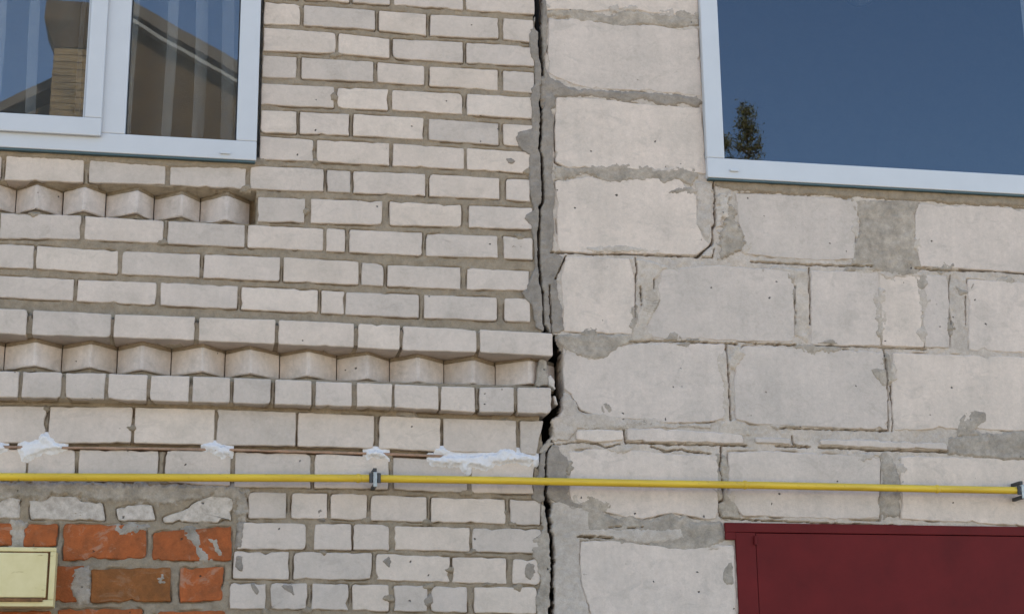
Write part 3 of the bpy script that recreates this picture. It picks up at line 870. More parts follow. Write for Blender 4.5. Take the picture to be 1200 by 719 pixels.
m = Mesh(); m.box(WLX0, XW - 0.004, -dF + 0.004, 0.03, ZW - 0.007, ZW - 0.0005, 0.001); m.obj('frame_shade_strip', 'teal', window)  # dark strip added as the shaded underside of the frame
def curtain(x0, x1, z0, z1, y, label):
    n = 420
    v, f = [], []
    for i in range(n + 1):
        t = i / n
        x = x0 + (x1 - x0) * t
        a = 0.035 * math.sin(x * 38 + 1.8 * math.sin(x * 7)) + 0.018 * math.sin(x * 83 + 2)
        for k in range(7):
            z = z0 + (z1 - z0) * k / 6
            v.append((x + 0.042 * math.sin(x * 50 + 2.2 * math.sin(x * 7.5)) + 0.006 * math.sin(k * 1.3 + x * 9), y + a * (1 - 0.25 * k / 6), z))
    for i in range(n):
        for k in range(6):
            q = i * 7 + k
            f.append((q, q + 7, q + 8, q + 1))
    o = link('curtain', v, f, 'sheer', None, True)
    tag(o, label, 'curtain')
curtain(WLX0 + 0.03, XW - 0.03, ZW - 0.05, WLZ1 + 0.05, 0.17, 'sheer pale curtain hanging in folds behind the left window glass')

# ================================================================== THE BLOCK BUILDING
annex = empty('block_building', (1.6, 0, 0), 'grey aerated concrete block building with red gate, right of the long crack', 'building')

groove(A3([(640, 146), (750, 141), (900, 144), (1045, 150)]), 0.0035)
groove(B3([(-20, 150), (100, 154), (190, 158)]), 0.005)
groove(B3([(270, 156), (420, 163), (575, 168), (740, 176)]), 0.0035)
groove(B3([(125, 507), (350, 513), (575, 520)]), 0.0035)
groove(B3([(558, 175), (570, 240), (577, 330), (580, 520)]), 0.0040)
groove(B3([(592, 330), (600, 420), (596, 520)]), 0.0030)
groove(B2([(0, 455), (85, 458), (250, 467), (400, 471), (510, 474)]), 0.0045)
groove(B2([(690, 484), (830, 491), (1000, 492), (1200, 507)]), 0.0045)
groove(A2([(310, 416), (420, 416), (500, 424), (600, 421), (760, 428), (925, 434), (990, 376), (988, 310), (1000, 300), (998, 200), (995, 120)]), 0.0050)
groove(A2([(372, 430), (345, 490), (325, 530)]), 0.0035)
groove(A4([(422, 393), (490, 392), (568, 396)]), 0.0050)
groove(A3([(618, 520), (622, 568), (720, 571), (850, 576), (1000, 578), (1130, 580)]), 0.0050)
groove(A3([(330, 576), (420, 565), (500, 570), (540, 590), (600, 575)]), 0.0030)
groove(A3([(730, 585), (790, 605), (860, 598), (930, 610), (980, 615)]), 0.0040)
groove(B3([(105, 582), (150, 585), (250, 586)]), 0.0045)
groove(B3([(175, 540), (180, 575), (250, 585)]), 0.0035)
groove(B3([(288, 587), (420, 594), (500, 600), (650, 601), (830, 608)]), 0.0055)
groove(A3([(1046, 150), (1050, 200), (1056, 300), (1063, 470)]), 0.0040)
groove(A3([(1045, 150), (1090, 152)]), 0.0060)
groove(A4([(1032, 10), (1025, 110), (1040, 180), (1038, 235), (1012, 250), (1030, 310)]), 0.0040)
groove(B4([(20, 288), (200, 298), (420, 308), (640, 316), (900, 326), (1200, 338)]), 0.004)
groove(A2([(662, 440), (668, 500), (662, 600), (660, 690)]), 0.0030)
groove(A2([(685, 560), (690, 640)]), 0.0035)
groove(A2([(740, 530), (740, 570)]), 0.0025)
groove(B2([(245, 480), (246, 560), (250, 719)]), 0.0030)
groove(B2([(185, 560), (188, 719)]), 0.0025)
groove(B2([(838, 510), (830, 640), (845, 719)]), 0.0030)
groove(B2([(905, 600), (905, 719)]), 0.0025)
groove([(643.9, 334), (644.0, 345), (645.3, 370), (646, 389)], 0.0040)
groove(A4([(555, 352), (600, 350), (660, 355), (700, 350)]), 0.0025)
groove(A2([(942, 435), (990, 440), (995, 400)]), 0.0028)

GXL = P(862.5, 650)[0]; GXT = P(849.3, 624)[0]
GZT = P(950, 613.5, 0.0)[1]
GZJ = P(856, 632, 0.0)[1]
XR0 = P(824.5, 100, 0.02)[0]
ZR0 = P(1000, 217, 0.02)[1]

def right_mortar():
    res = 0.0026
    xa, xb = P(626, 300)[0] - 0.03, P(1290, 300)[0]
    za, zb = P(650, 800)[1], P(640, -75)[1]
    X, Z = np.meshgrid(np.arange(xa, xb, res), np.arange(za, zb, res))
    Y = np.maximum(0.0024 + 0.005 * fbm(X, Z, 40, 3, 51) + 0.004 * fbm(X, Z, 8, 2, 14), 0.0012) + carve(X, Z)
    gate_ = np.clip(fbm(X, Z, 14, 2, 63) * 3.0 - 0.40, 0, 1)            # shrinkage gaps along the blocks, here and there
    for poly in BLOCKS:
        a = np.array(poly)
        m = (X > a[:, 0].min() - .01) & (X < a[:, 0].max() + .01) & (Z > a[:, 1].min() - .01) & (Z < a[:, 1].max() + .01)
        d = np.abs(sdf(poly, X[m], Z[m]) + 0.001)
        Y[m] = Y[m] + 0.018 * gate_[m] * np.clip(1.4 - d / 0.0028, 0, 1)
    mid = [(648, 392), (654.5, 393), (658, 405), (658.5, 430), (660, 450), (660, 472), (657, 476), (655, 487), (648, 491), (647, 508), (644, 514), (650, 521), (646, 526)]
    cl = [P(x, y) for x, y in CR] + [P(x, y) for x, y in mid] + [P(x, y) for x, y in DR]
    cz = np.array([c[1] for c in cl]); cx = np.array([c[0] for c in cl])
    od = np.argsort(cz)
    lim = np.interp(Z[:, 0], cz[od], cx[od])[:, None] + 0.0022 * fbm(X, Z, 60, 3, 44)
    Y = Y + np.clip(1 - (X - lim) / 0.004, 0, 1) * 0.07
    keep = X > lim
    keep &= ~((X > XR0 + 0.012) & (Z > ZR0 + 0.010))
    keep &= ~((X > GXL + 0.004) & (Z < GZT - 0.002)) & ~((X > GXT + 0.003) & (Z < GZT - 0.002) & (Z > GZJ))
    grid_object('mortar', X, Z, Y, keep, 'pale_mortar', annex)

BLOCKS, BLOCK_PIX = [], []
BK = dict(spacing=0.012, jit=0.0022, rnd=0.007, bev=0.003, chips=0.15, tilt=0.0006, depth=0.13)
def block(q, dep=0.001, **kw):
    k = dict(BK); k.update(kw)
    BLOCKS.append([P(x, y, dep) for x, y in q]); BLOCK_PIX.append(q)
    return pslab('block', q, dep, 'block', annex, **k)
for q in ([(639.5, -75), (816, -65), (819, 19), (792, 17), (760, 15), (735, 9), (700, 14), (655, 11), (640, 13)],
          [(643, 22), (668, 21), (700, 25), (730, 30), (760, 29), (800, 36), (818, 32), (823, 113), (780, 109), (740, 106), (694, 104), (670, 98), (655, 92), (643, 86), (642, 60)],
          [(652, 114), (700, 115), (735, 120), (770, 123), (822, 126), (829, 205), (800, 201), (760, 200), (720, 196), (690, 198), (662, 196), (651, 190), (650.5, 150)],
          [(650, 212), (690, 207), (715, 212), (760, 208), (797, 210), (806, 222), (816, 228), (818, 262), (822, 275), (832, 286), (817, 299), (770, 297.5), (730, 296.5), (696, 296.6), (655, 294.5), (652, 260), (654, 240)],
          [(663, 300), (700, 300.5), (738, 303), (744, 330), (744, 362), (742, 391), (700, 390), (659, 388), (660, 360), (657, 330)],
          [(776, 316), (820, 311), (848, 311), (900, 315), (926, 318), (931, 338), (931, 401), (850, 398.5), (770, 396), (757, 391), (761, 365), (770, 335)],
          [(950, 317), (1000, 318), (1029.6, 319), (1031, 360), (1033, 404.8), (950, 404)], [(1030.6, 319), (1060, 320), (1079.6, 321), (1081, 360), (1083, 406.6), (1034, 404.8), (1032, 360)], [(1080.6, 321), (1110, 323), (1112, 350), (1113, 408), (1084, 406.6), (1082, 360)],
          [(1134, 327), (1200, 331), (1275, 334), (1275, 417), (1200, 413), (1136, 410)],
          [(664, 224 + 182), (690, 412), (705, 419), (722, 405), (745, 402), (800, 401), (849, 402.5), (850, 440), (853, 490), (830, 494), (790, 496), (745, 491), (700, 487), (680, 480), (668, 462), (661, 455), (660, 420)],
          [(864, 412), (872, 405), (930, 407), (1035, 411), (1040, 450), (1041, 503), (960, 500.5), (880, 496.5), (862, 490), (860, 450)],
          [(1047, 413), (1110, 415), (1200, 418), (1275, 420), (1275, 506), (1200, 505), (1130, 502), (1048, 504), (1045, 460)],
          [(862, 226), (930, 229), (1002, 233), (1006, 240), (1003, 270), (1002, 303), (960, 305), (900, 300.5), (872, 297), (874, 285), (866, 262)],
          [(1076, 238), (1130, 240), (1275, 248), (1275, 325), (1200, 319.5), (1130, 315), (1078, 312), (1073, 280), (1072, 256)],
          [(667, 528), (700, 525), (730, 525), (780, 531), (842, 533), (843, 570), (840, 610), (815, 606), (790, 600), (752, 608), (728, 605), (712, 600), (692, 588), (680, 597), (668, 584), (668, 560)],
          [(853, 529), (900, 528), (960, 531), (1032, 535), (1031, 570), (1032, 609), (960, 607), (870, 604), (860, 590), (854, 570)],
          [(1055, 534), (1120, 535), (1200, 538), (1275, 541), (1275, 617), (1200, 615.5), (1120, 611), (1056, 608)],
          [(681, 634), (720, 633), (760, 638), (800, 643), (845, 638), (860.5, 639), (862.5, 680), (864.5, 800), (694, 800), (690, 708), (683, 690), (679.5, 660)]):
    # traced clockwise in the picture
    block(q)
# thin made-up course
for q in ([(735, 502), (760, 501), (800, 503.5), (840, 506), (870, 509), (872, 519), (800, 517.5), (735, 516)], [(675, 505), (700, 502), (730, 505), (731, 515), (700, 517), (676, 515)],
          [(961, 514), (1030, 515.5), (1110, 519), (1111, 526.5), (1030, 524), (962, 520.5)], [(885, 512), (925, 513), (928, 520), (886, 518)]):
    pslab('filler_block', q, 0.005, 'block', annex, **BK)

right_mortar()
pt = lambda q, mat='smear', **kw: patch('mortar_smear', q, mat, annex, grooves=True, **kw)
pt(A1([(285, 45), (380, 38), (440, 38), (560, 70), (620, 42), (700, 55), (780, 60), (920, 82), (935, 108), (870, 124), (760, 105), (690, 98), (590, 120), (520, 95), (430, 95), (380, 70), (290, 66)]), rag=0.008)
pt([(641, -4), (665, -4), (660, 4), (650, 10), (640, 13)], 'pale_mortar')
pt(A1([(262, 330), (300, 325), (345, 342), (385, 375), (480, 376), (600, 388), (740, 393), (920, 410), (945, 430), (920, 442), (860, 437), (770, 442), (740, 427), (680, 412), (620, 430), (560, 412), (480, 404), (390, 404), (320, 408), (328, 440), (306, 465), (285, 455)]), 'crack_mortar', rag=0.006)
pt(A2([(325, 55), (400, 62), (480, 50), (590, 45), (650, 40), (720, 52), (740, 68), (860, 58), (915, 62), (925, 90), (900, 130), (860, 112), (720, 102), (710, 122), (640, 105), (560, 122), (520, 105), (470, 85), (390, 95), (360, 115), (322, 100)]), rag=0.012)
pt(A2([(912, 120), (985, 120), (985, 310), (968, 372), (940, 322), (915, 300), (930, 200)]), 'pale_mortar', rag=0.004)
pt(A2([(430, 398), (500, 391), (600, 385), (700, 400), (780, 408), (700, 418), (500, 414)]), 'pale_mortar', rag=0.008)
pt(A2([(640, 438), (720, 448), (800, 478), (775, 492), (748, 530), (772, 600), (742, 670), (712, 722), (745, 775), (655, 790), (655, 740), (690, 640), (675, 560)]), 'pale_mortar', rag=0.004)
pt(A2([(700, 560), (760, 580), (768, 610), (742, 670), (708, 690), (700, 620)]), rag=0.006)
pt(B2([(415, 192), (560, 202), (718, 203), (684, 260), (692, 330), (690, 400), (720, 480), (700, 510), (640, 516), (540, 492), (400, 492), (432, 440), (440, 380), (460, 300), (450, 260), (425, 240)]), rag=0.009)
pt(B2([(120, 480), (180, 520), (186, 760), (240, 800), (245, 700), (243, 490)]), 'pale_mortar', rag=0.004)
pt(B2([(865, 560), (880, 590), (920, 590), (945, 545), (935, 535), (920, 580), (890, 575)]), rag=0.004)
pt(A3([(342, 118), (640, 118), (655, 145), (590, 168), (530, 218), (490, 217), (420, 202), (350, 155)]), rag=0.006)
pt(A3([(362, 352), (415, 398), (430, 440), (560, 448), (700, 480), (840, 488), (990, 488), (980, 512), (860, 505), (700, 512), (640, 520), (600, 512), (420, 510), (380, 560), (330, 560), (316, 560), (312, 480), (352, 440)]), 'pale_mortar', rag=0.006, sink=0.03)
pt(A3([(440, 490), (520, 480), (600, 485), (700, 478), (750, 490), (690, 500), (640, 515), (560, 520), (470, 515)]), rag=0.010)
pt(A3([(520, 405), (560, 402), (575, 430), (555, 450), (520, 440)]), rag=0.006)
pt(A3([(672, 440), (690, 425), (720, 440), (700, 455)]), rag=0.006)
pt(A3([(1008, 190), (1040, 180), (1060, 215), (1090, 155), (1130, 200), (1085, 250), (1060, 262), (1060, 400), (1070, 470), (1130, 490), (1150, 540), (1000, 545), (1030, 480), (1030, 300), (1006, 240)]), 'pale_mortar', rag=0.008)
pt(B3([(502, 258), (560, 255), (605, 270), (598, 310), (555, 335), (525, 300)]), 'smear', rag=0.005)
pt(B3([(868, 485), (900, 440), (940, 430), (992, 445), (990, 480), (940, 515), (1000, 545), (870, 540)]), 'smear', rag=0.004)
pt(B3([(835, 550), (1000, 530), (1200, 515), (1200, 640), (1080, 640), (900, 625), (832, 612)]), rag=0.007)
pt(A4([(366, 268), (430, 268), (480, 245), (540, 300), (600, 325), (625, 308), (655, 305), (700, 325), (760, 322), (820, 295), (855, 320), (880, 305), (900, 335), (1030, 330), (1040, 400), (980, 440), (900, 460), (830, 450), (740, 460), (720, 425), (680, 430), (645, 465), (600, 440), (560, 410), (430, 402), (370, 400)]), 'smear', rag=0.006)
pt(A4([(440, 360), (640, 358), (860, 360), (880, 400), (700, 425), (560, 400), (440, 392)]), 'pale_mortar', rag=0.005, thick=0.004)
pt(B4([(0, 40), (30, 45), (55, 110), (32, 180), (60, 215), (85, 250), (92, 290), (22, 290), (0, 200)]), rag=0.006)
pt(B4([(640, 40), (660, 25), (690, 60), (715, 130), (716, 200), (712, 280), (650, 288), (640, 240), (655, 180), (645, 100)]), rag=0.008)
pt(A4([(1038, 530), (1060, 500), (1078, 490), (1082, 590), (1050, 602), (1035, 575)]), rag=0.004)
pt([(834, 205), (900, 210), (1000, 216.5), (1275, 232), (1275, 247), (1200, 241.5), (1120, 238), (1040, 233), (960, 229), (862, 223), (838, 217)], 'mortar', rag=0.006, thick=0.004)
pt(A2([(1004, 150), (1060, 165), (1052, 260), (1022, 300), (1012, 345), (1000, 300), (1006, 220)]), 'lime', rag=0.024, thick=0.005, bumpy=0.004)
pt(A2([(1056, 165), (1092, 240), (1078, 265), (1128, 372), (1110, 415), (1060, 430), (1012, 470), (1018, 340), (1050, 260)]), 'smear', rag=0.016, thick=0.004, bumpy=0.003)
pt(A2([(930, 432), (990, 378), (996, 440)]), 'lime', rag=0.006, thick=0.003)
pt(A4([(980, 185), (1020, 195), (1045, 205), (1038, 215), (1010, 210)]), rag=0.004)

# odd dabs of mortar dragged over the block edges
rr = random.Random(21)
for poly in BLOCK_PIX:
    n = len(poly)
    for k in range(4):
        i = rr.randrange(n)
        (xa, ya), (xb, yb) = poly[i], poly[(i + 1) % n]
        t_ = rr.uniform(0.15, 0.85)
        cx, cy = xa + (xb - xa) * t_, ya + (yb - ya) * t_
        if not (665 < cx < 1210 and -5 < cy < 725) or (cy > 598 and cx > 830):
            continue
        flat = abs(xb - xa) > abs(yb - ya)
        a, b = rr.uniform(10, 30), rr.uniform(4, 8)
        if not flat:
            a, b = b, a * 0.7
        q = [(cx + a * math.cos(w) * rr.uniform(.6, 1.2), cy + b * math.sin(w) * rr.uniform(.6, 1.2)) for w in [j * math.pi / 5 for j in range(10)]]
        pt(q, rr.choice(['pale_mortar', 'pale_mortar', 'smear']), rag=0.012, thick=0.0022)

# mortar on the right lip of the crack
RBd = [(638.7, -60), (638.7, 0), (641, 14), (641.5, 30), (641.5, 56), (638.9, 66), (639.5, 80), (643, 88), (650, 95), (660, 97), (664, 103), (646, 108), (650.5, 115), (650.8, 122), (646, 129), (650, 140), (648, 150), (649, 160), (648.5, 178), (648, 192), (647, 204), (648, 213), (650.8, 228), (648.4, 247), (650, 263), (648, 286), (646.5, 296), (656, 299), (661, 303), (655, 315), (651.5, 326), (653, 334), (654.5, 350), (659.5, 360), (659, 370), (661, 386), (656, 390), (643.5, 390)]
patch('mortar_smear', [c for c in CR if c[1] > -59] + [(643.5, 390)] + [c for c in RBd[::-1] if c[1] > -59][1:], 'crack_mortar', annex, thick=0.003, res=0.0026, rag=0.003, edge=0.003, sink=0.05, grooves=True)
DRu = [d for d in DR if 525 < d[1] < 588]
patch('mortar_smear', DRu[::-1] + [(648, 521), (654, 523), (657, 530), (664, 535), (667, 544), (663.5, 552), (664, 558), (667, 566), (666, 578), (669, 586), (682, 592), (672, 598), (662, 592), (650, 588)], 'crack_mortar', annex, thick=0.003, res=0.0026, rag=0.004, edge=0.003, sink=0.05)
patch('mortar_smear', [d for d in DR if d[1] > 584] + [(694, 800), (690, 712), (684, 694), (680.5, 678), (679, 655), (680, 640), (679, 629), (690, 620), (690, 600), (672, 592), (655, 586)], 'pale_mortar', annex, thick=0.003, res=0.003, rag=0.003, edge=0.003, sink=0.05, grooves=True)

shell('building_body', P(668, 400)[0], 7.4, XR0 + 0.012, XR0 + 1.75, ZR0 + 0.010, ZR0 + 1.6, 0.145, 6.2, annex, gate=(GXL, GXL + 2.75, GZT))
# box added to shut out light at the back of the split
m = Mesh(); m.box(P(622, 400)[0] + 0.002, P(668, 400)[0] - 0.002, 0.75, 1.0, 0, 6.2); m.obj('joint_light_stop', 'core', annex)

# ---- right window
XR1, ZR1 = XR0 + 1.76, ZR0 + 1.62
rg0 = P(843, 100, 0.0)[0]; rgz = P(1000, 196.5, 0.0)[1]; rg1 = P(1210, 0, 0.022)[0]
m = Mesh()
yF = -0.022
m.box(XR0, rg0, yF, 0.07, rgz, ZR1 - 0.07, 0.004)
m.box(XR0, XR1, yF, 0.07, ZR0, rgz, 0.004)
m.box(XR0, XR1, yF, 0.07, ZR1 - 0.07, ZR1, 0.004)
m.box(rg1, rg1 + 0.10, yF, 0.07, rgz, ZR1 - 0.07, 0.004)
m.box(XR1 - 0.07, XR1, yF, 0.07, rgz, ZR1 - 0.07, 0.004)
rwin = m.obj('window', 'pvc', annex)
pane(rwin, rg0 - 0.001, rg1 + 0.001, rgz - 0.001, ZR1 - 0.07, 0.010)
pane(rwin, rg1 + 0.099, XR1 - 0.069, rgz - 0.001, ZR1 - 0.07, 0.010)
m = Mesh(); cx, cz = P(860, 200, 0.022)
m.box(cx - 0.016, cx + 0.016, yF - 0.006, yF, cz - 0.004, cz + 0.004, 0.002); m.obj('drain_cap', 'pvc', rwin)

m = Mesh(); m.box(XR0 + 0.004, XR1, -0.018, 0.03, ZR0 - 0.007, ZR0 - 0.0005, 0.001); m.obj('frame_shade_strip', 'teal', rwin)  # same added dark strip, shade line below the right frame

# ---- a lamp added behind the right window to suggest a pale reflected arc
lc = P3(1008, -14, -0.9)
lamp = empty('added_lamp', tuple(lc), 'added round lamp shade hinting at a pale arc atop the right window', 'lamp')
m = Mesh()
prof = [(0.004, 0.075), (0.03, 0.070), (0.058, 0.050), (0.077, 0.015), (0.080, -0.01), (0.068, -0.045), (0.045, -0.068), (0.015, -0.080), (0.002, -0.082)]
for i, (r_, z_) in enumerate(prof):
    m.v += [(lc[0] + r_ * math.cos(2 * math.pi * k / 24), lc[1] + r_ * math.sin(2 * math.pi * k / 24), lc[2] + z_) for k in range(24)]
m.f += [(i * 24 + k, i * 24 + (k + 1) % 24, (i + 1) * 24 + (k + 1) % 24, (i + 1) * 24 + k) for i in range(len(prof) - 1) for k in range(24)]
m.obj('shade', 'lamp_glass', lamp, True)
m = Mesh(); m.tube([(lc[0], lc[1], lc[2] + 0.07), (lc[0], lc[1], 6.199)], 0.004, 6); m.obj('cord', 'gasket', lamp)

# ---- the red gate
GX1, GZ0 = GXL + 2.7, 0.02
m = Mesh()
zin = P(1000, 626, 0.0)[1]; xin = P(886, 660, 0.0)[0]
zin = P(1000, 625, 0.0)[1]
m.box(GXT, GX1 + 0.05, -0.008, 0.05, zin, GZT, 0.002)
m.box(GXT, GXL - 0.0005, -0.008, 0.05, GZJ, zin - 0.0005, 0.001)
m.box(GXL, xin, -0.007, 0.05, GZ0, zin - 0.001, 0.002)
m.box(GX1 - 0.08, GX1, -0.007, 0.05, GZ0, zin - 0.001, 0.002)
gate = tag(m.obj('gate', 'gate', annex), 'maroon painted steel garage gate')
m = Mesh()
half = (GX1 - 0.08 - xin) / 2
for k in range(2):
    xa = xin + 0.002 + k * half
    g = Mesh()
    g.box(xa, xa + half - 0.004, -0.005, 0.03, GZ0 + 0.02, zin - 0.0025, 0.0015)
    g.obj('gate_leaf', 'gate', gate)
h = Mesh()
h.tube([(xin - 0.002, -0.012, P(886, 626)[1] - 0.035), (xin - 0.002, -0.012, P(886, 626)[1] - 0.006)], 0.0055, 10)
h.obj('hinge', 'gate', gate)

# ================================================================== THE GAS PIPE
PD = 0.055
pipe_px = [(-140, 556.4), (0, 558.4), (200, 559.2), (420, 560), (600, 562.8), (760, 566.2), (900, 568.3), (1100, 572.6), (1195, 574.4), (1330, 577)]
pts = [tuple(P3(x, y, PD)) for x, y in pipe_px]
dense = []
for a, b in zip(pts[:-1], pts[1:]):
    for k in range(6):
        dense.append(tuple(np.array(a) + (np.array(b) - np.array(a)) * k / 6))
dense.append(pts[-1])
gas = empty('gas_pipe', tuple(P3(439, 560, PD)), 'yellow painted gas pipe running across both houses', 'pipe')
m = Mesh(); m.tube(dense, 0.0125, 16); m.obj('pipe', 'yellow', gas, True)
for x, y in ((420, 560), (873, 567.8), (1098, 572.6)):
    c = P3(x, y, PD)
    m = Mesh(); m.tube([tuple(c + np.array([d, 0, 0])) for d in (-0.008, -0.004, 0, 0.004, 0.008)], [0.0125, 0.0142, 0.0148, 0.0142, 0.0125], 14)
    m.obj('weld', 'yellow', gas, True)
for x, y in ((439, 560.1), (1196, 574.4)):
    c = P3(x, y, PD)
    m = Mesh()
    m.tube([tuple(c + np.array([d, 0, 0])) for d in (-0.008, -0.007, 0.007, 0.008)], [0.0128, 0.0145, 0.0145, 0.0128], 14)
    clamp = m.obj('clamp', 'metal', gas, True)
    for dz in (0.026, -0.024):
        b = Mesh(); b.box(c[0] - 0.006, c[0] + 0.006, -PD - 0.010, 0.03, c[2] + dz - 0.006, c[2] + dz + 0.006, 0.002)
        b.obj('bracket_arm', 'dark_metal', clamp)
    b = Mesh(); b.box(c[0] - 0.006, c[0] + 0.006, -PD - 0.019, -PD - 0.0145, c[2] - 0.030, c[2] + 0.018, 0.002)
    b.obj('strap', 'metal', clamp)
    for dx in (-0.0125, 0.0125):
        b = Mesh(); b.tube([(c[0] + dx, -PD - 0.012, c[2] - 0.016), (c[0] + dx, -PD - 0.012, c[2] + 0.015)], 0.0062, 8)
        b.obj('u_bolt', 'dark_metal', clamp)

# ================================================================== THE METER BOX
BD = 0.13
bx1, bz1 = P(64.5, 670, BD)[0], P(30, 640.5, BD)[1]
bz0 = P(30, 710, BD)[1]
bx0 = bx1 - 0.42
meter = empty('meter_box', ((bx0 + bx1) / 2, 0, bz0), 'pale yellow metal meter box on the orange bricks', 'meter box')
m = Mesh(); m.box(bx0, bx1 - 0.004, -BD + 0.012, -0.0045, bz0 + 0.004, bz1 - 0.003, 0.004); m.obj('body', 'box', meter)
bars('rim', meter, bx0, bx1, bz0, bz1, 0.02, 0.017, 0.020, 0.013, -BD, -BD + 0.012, 'box', 0.003)
px1, pz0 = P(55, 670, BD + .006)[0], P(30, 699.5, BD + .006)[1]
m = Mesh(); m.box(bx0 + 0.024, px1, -BD - 0.006, -BD + 0.012, pz0, bz1 - 0.017, 0.004); door = m.obj('door', 'box', meter)
m = Mesh(); m.box(bx0 + 0.020, px1 + 0.005, -BD + 0.005, -BD + 0.0135, pz0 - 0.016, bz1 - 0.0125); m.obj('rusty_seam', 'rust', meter)
m = Mesh(); m.box(bx0 + 0.03, px1 - 0.008, -BD - 0.009, -BD + 0.004, pz0 - 0.012, pz0 - 0.002, 0.002); m.obj('rusty_hinge_bar', 'rust', door)

# ================================================================== ACROSS THE STREET (seen only as reflections in the glass)
def R3(x, y, D, yg=0.010):
    p = P3(x, y, -yg)
    d = p - CAM
    d[1] = -d[1]
    return p + d * ((D + p[1]) / -d[1])

opp = empty('gabled_house', (R3(140, 160, 14)[0], -16, 0), 'brown gabled house with tan chimney across the street, mirrored in the left window', 'house')
def prism_y(name, poly, y0, y1, mat, parent):
    n = len(poly)
    v = [(x, y0, z) for x, z in poly] + [(x, y1, z) for x, z in poly]
    f = [tuple(range(n)), tuple(range(2 * n - 1, n - 1, -1))] + [(i, n + i, n + (i + 1) % n, (i + 1) % n) for i in range(n)]
    return link(name, v, f, mat, parent)
def rz(x, y, D=14):
    p = R3(x, y, D); return (p[0], p[2])
apex = rz(132, -9)
ra = rz(281, 76); sl = (ra[1] - apex[1]) / (ra[0] - apex[0])
ex = apex[0] + 3.6; ez = apex[1] + sl * 3.6
la = (apex[0] - 0.25, apex[1] - 0.18)
lw = rz(107, 72); lw2 = rz(0, 123); sl2 = (lw[1] - lw2[1]) / (lw[0] - lw2[0])
lx = lw[0] - 3.5; lz = lw[1] - sl2 * 3.5
th = 0.13
prism_y('gable_wall', [(lw[0], 0), (ex - 0.3, 0), (ex - 0.3, ez - 0.1), (apex[0], apex[1] - 0.22), (la[0], la[1] - 0.2), (lw[0], lw[1] - .25)], -20, -14.02, 'gable', opp)
prism_y('wing_wall', [(lx + 0.3, 0), (lw[0] - 0.003, 0), (lw[0] - 0.003, lw[1] - 0.28), (lx + .3, lz - 0.1)], -20, -14.03, 'gable', opp)
prism_y('roof', [apex, (ex, ez), (ex, ez - th), (apex[0], apex[1] - th - 0.04)], -20.4, -13.93, 'roof', opp)
prism_y('roof', [(apex[0] - 0.002, apex[1]), (la[0], la[1]), (lw[0] - 0.02, lw[1] + 0.2), (lw[0] - 0.02, lw[1] + 0.08), (la[0], la[1] - th), (apex[0] - 0.002, apex[1] - th)], -20.4, -13.93, 'roof', opp)
prism_y('roof', [(lw[0] - 0.025, lw[1]), (lx, lz), (lx, lz - th), (lw[0] - 0.025, lw[1] - th)], -20.4, -13.93, 'roof', opp)
e1 = 0.24
prism_y('barge_board', [(apex[0], apex[1] - e1), (ex - 0.1, ez - e1 + 0.02), (ex - 0.1, ez - e1 - 0.03), (apex[0], apex[1] - e1 - 0.05)], -14.02, -13.90, 'trim', opp)
c0, c1 = rz(61, 100, 13.6), rz(122, 100, 13.6)
cz1 = rz(80, 40, 13.6)[1]
ch = Mesh(); ch.box(c0[0], c1[0], -14.0, -13.55, lw[1] - 3.0, cz1); chim = ch.obj('chimney', 'chimney', opp)
h0 = rz(52, 40, 13.6)[0]; h1 = c1[0] + (c0[0] - h0)
hz1, hz2, hz3 = rz(80, 58, 13.6)[1], rz(80, 30, 13.6)[1], rz(80, 8, 13.6)[1]
hd = Mesh()
o_ = 0.002
v = [(c0[0] - o_, -14.02, hz1), (c1[0] + o_, -14.02, hz1), (c1[0] + o_, -13.53, hz1), (c0[0] - o_, -13.53, hz1),
     (h0, -14.1, hz2), (h1, -14.1, hz2), (h1, -13.45, hz2), (h0, -13.45, hz2),
     (h0 + 0.01, -14.1, hz3), (h1 - 0.01, -14.1, hz3), (h1 - .01, -13.45, hz3), (h0 + .01, -13.45, hz3)]
f = [(0, 3, 2, 1)] + [(a, b, b + 4, a + 4) for a, b in ((0, 1), (1, 2), (2, 3), (3, 0), (4, 5), (5, 6), (6, 7), (7, 4))] + [(8, 9, 10, 11)]
f = f[:5] + [(4, 5, 9, 8), (5, 6, 10, 9), (6, 7, 11, 10), (7, 4, 8, 11), (8, 9, 10, 11)]
hd.add(v, f); hd.obj('chimney_head', 'chimney_head', chim)
bk = Mesh()
z = hz1 - 0.09; i = 0
while z > hz1 - 1.5:
    xx = c0[0] - (0.12 if i % 2 else 0.0)
    while xx < c1[0]:
        a, b = max(xx, c0[0] - 0.004), min(xx + 0.235, c1[0] + 0.004)
        if b - a > 0.03:
            bk.box(a, b, -13.552, -13.543, z, z + 0.075)
        xx += 0.245
    z -= 0.088; i += 1
tag(bk.obj('brick_facing', 'chimney', chim), kind='stuff')

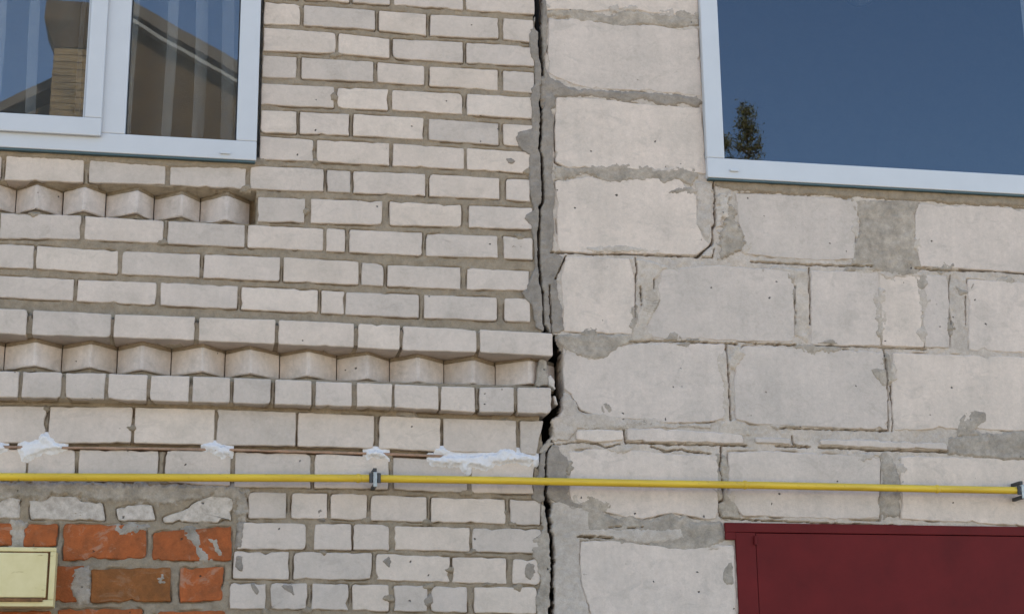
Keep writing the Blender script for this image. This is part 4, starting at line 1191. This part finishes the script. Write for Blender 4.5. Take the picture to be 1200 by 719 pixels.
def pine(name, px_top, D, height, spread, label, seed, low):
    r = random.Random(seed)
    top = R3(*px_top, D)
    x, zt = top[0], top[2]
    t = empty(name, (x, -D, 0), label, 'tree')
    m = Mesh()
    m.tube([(x, -D, 0), (x + 0.05, -D, zt * .4), (x - 0.03, -D, zt * .75), (x, -D, zt - 0.1)], [0.2, 0.15, 0.08, 0.02], 8)
    cr = Mesh()
    z = zt
    k = 0
    while z > zt - low:
        t_ = (zt - z) / low
        Lb = spread * (0.12 + t_ ** 0.8) * r.uniform(0.6, 1.1)
        for j in range(5):
            a = r.uniform(0, 2 * math.pi)
            d = Vector((math.cos(a), math.sin(a), 0))
            zz = z + r.uniform(-.15, .15)
            e = Vector((x, -D, zz)) + d * Lb + Vector((0, 0, Lb * r.uniform(0.05, 0.5)))
            m.tube([(x, -D, zz), tuple((Vector((x, -D, zz)) + e) / 2 + Vector((0, 0, -.03))), tuple(e)], [0.025, 0.016, 0.006], 5, False)
            nq = int(50 + 60 * Lb)
            for q in range(nq):
                s = r.uniform(0.25, 1.0)
                c = Vector((x, -D, zz)).lerp(e, s) + Vector((r.gauss(0, .07), r.gauss(0, .07), r.gauss(0, .06)))
                u = Vector((r.gauss(0, 1), r.gauss(0, 1), r.gauss(0.5, 1))).normalized() * r.uniform(.05, .11)
                w = u.cross(Vector((r.gauss(0, 1), r.gauss(0, 1), r.gauss(0, 1)))).normalized() * 0.012
                cr.add([tuple(c - w), tuple(c + w), tuple(c + u)], [(0, 1, 2)])
        z -= 0.22 + 0.12 * t_
    m.obj('trunk', 'bark', t)
    cr.obj('crown', 'needles', t)
pine('pine_tree', (874, 131), 24, 11, 0.75, 'tall pine tree across the street, its tip mirrored in the right window', 3, 5.0)
pine('pine_tree', (842, 165), 25, 10, 1.4, 'shorter pine tree left of the tall one, mirrored at the right window corner', 5, 4.0)

g = Mesh()
g.add([(-900, -900, 0), (900, -900, 0), (900, 900, 0), (-900, 900, 0)], [(0, 1, 2, 3)])
tag(g.obj('ground', 'ground'), 'dusty pale ground in front of the houses', None, 'structure')
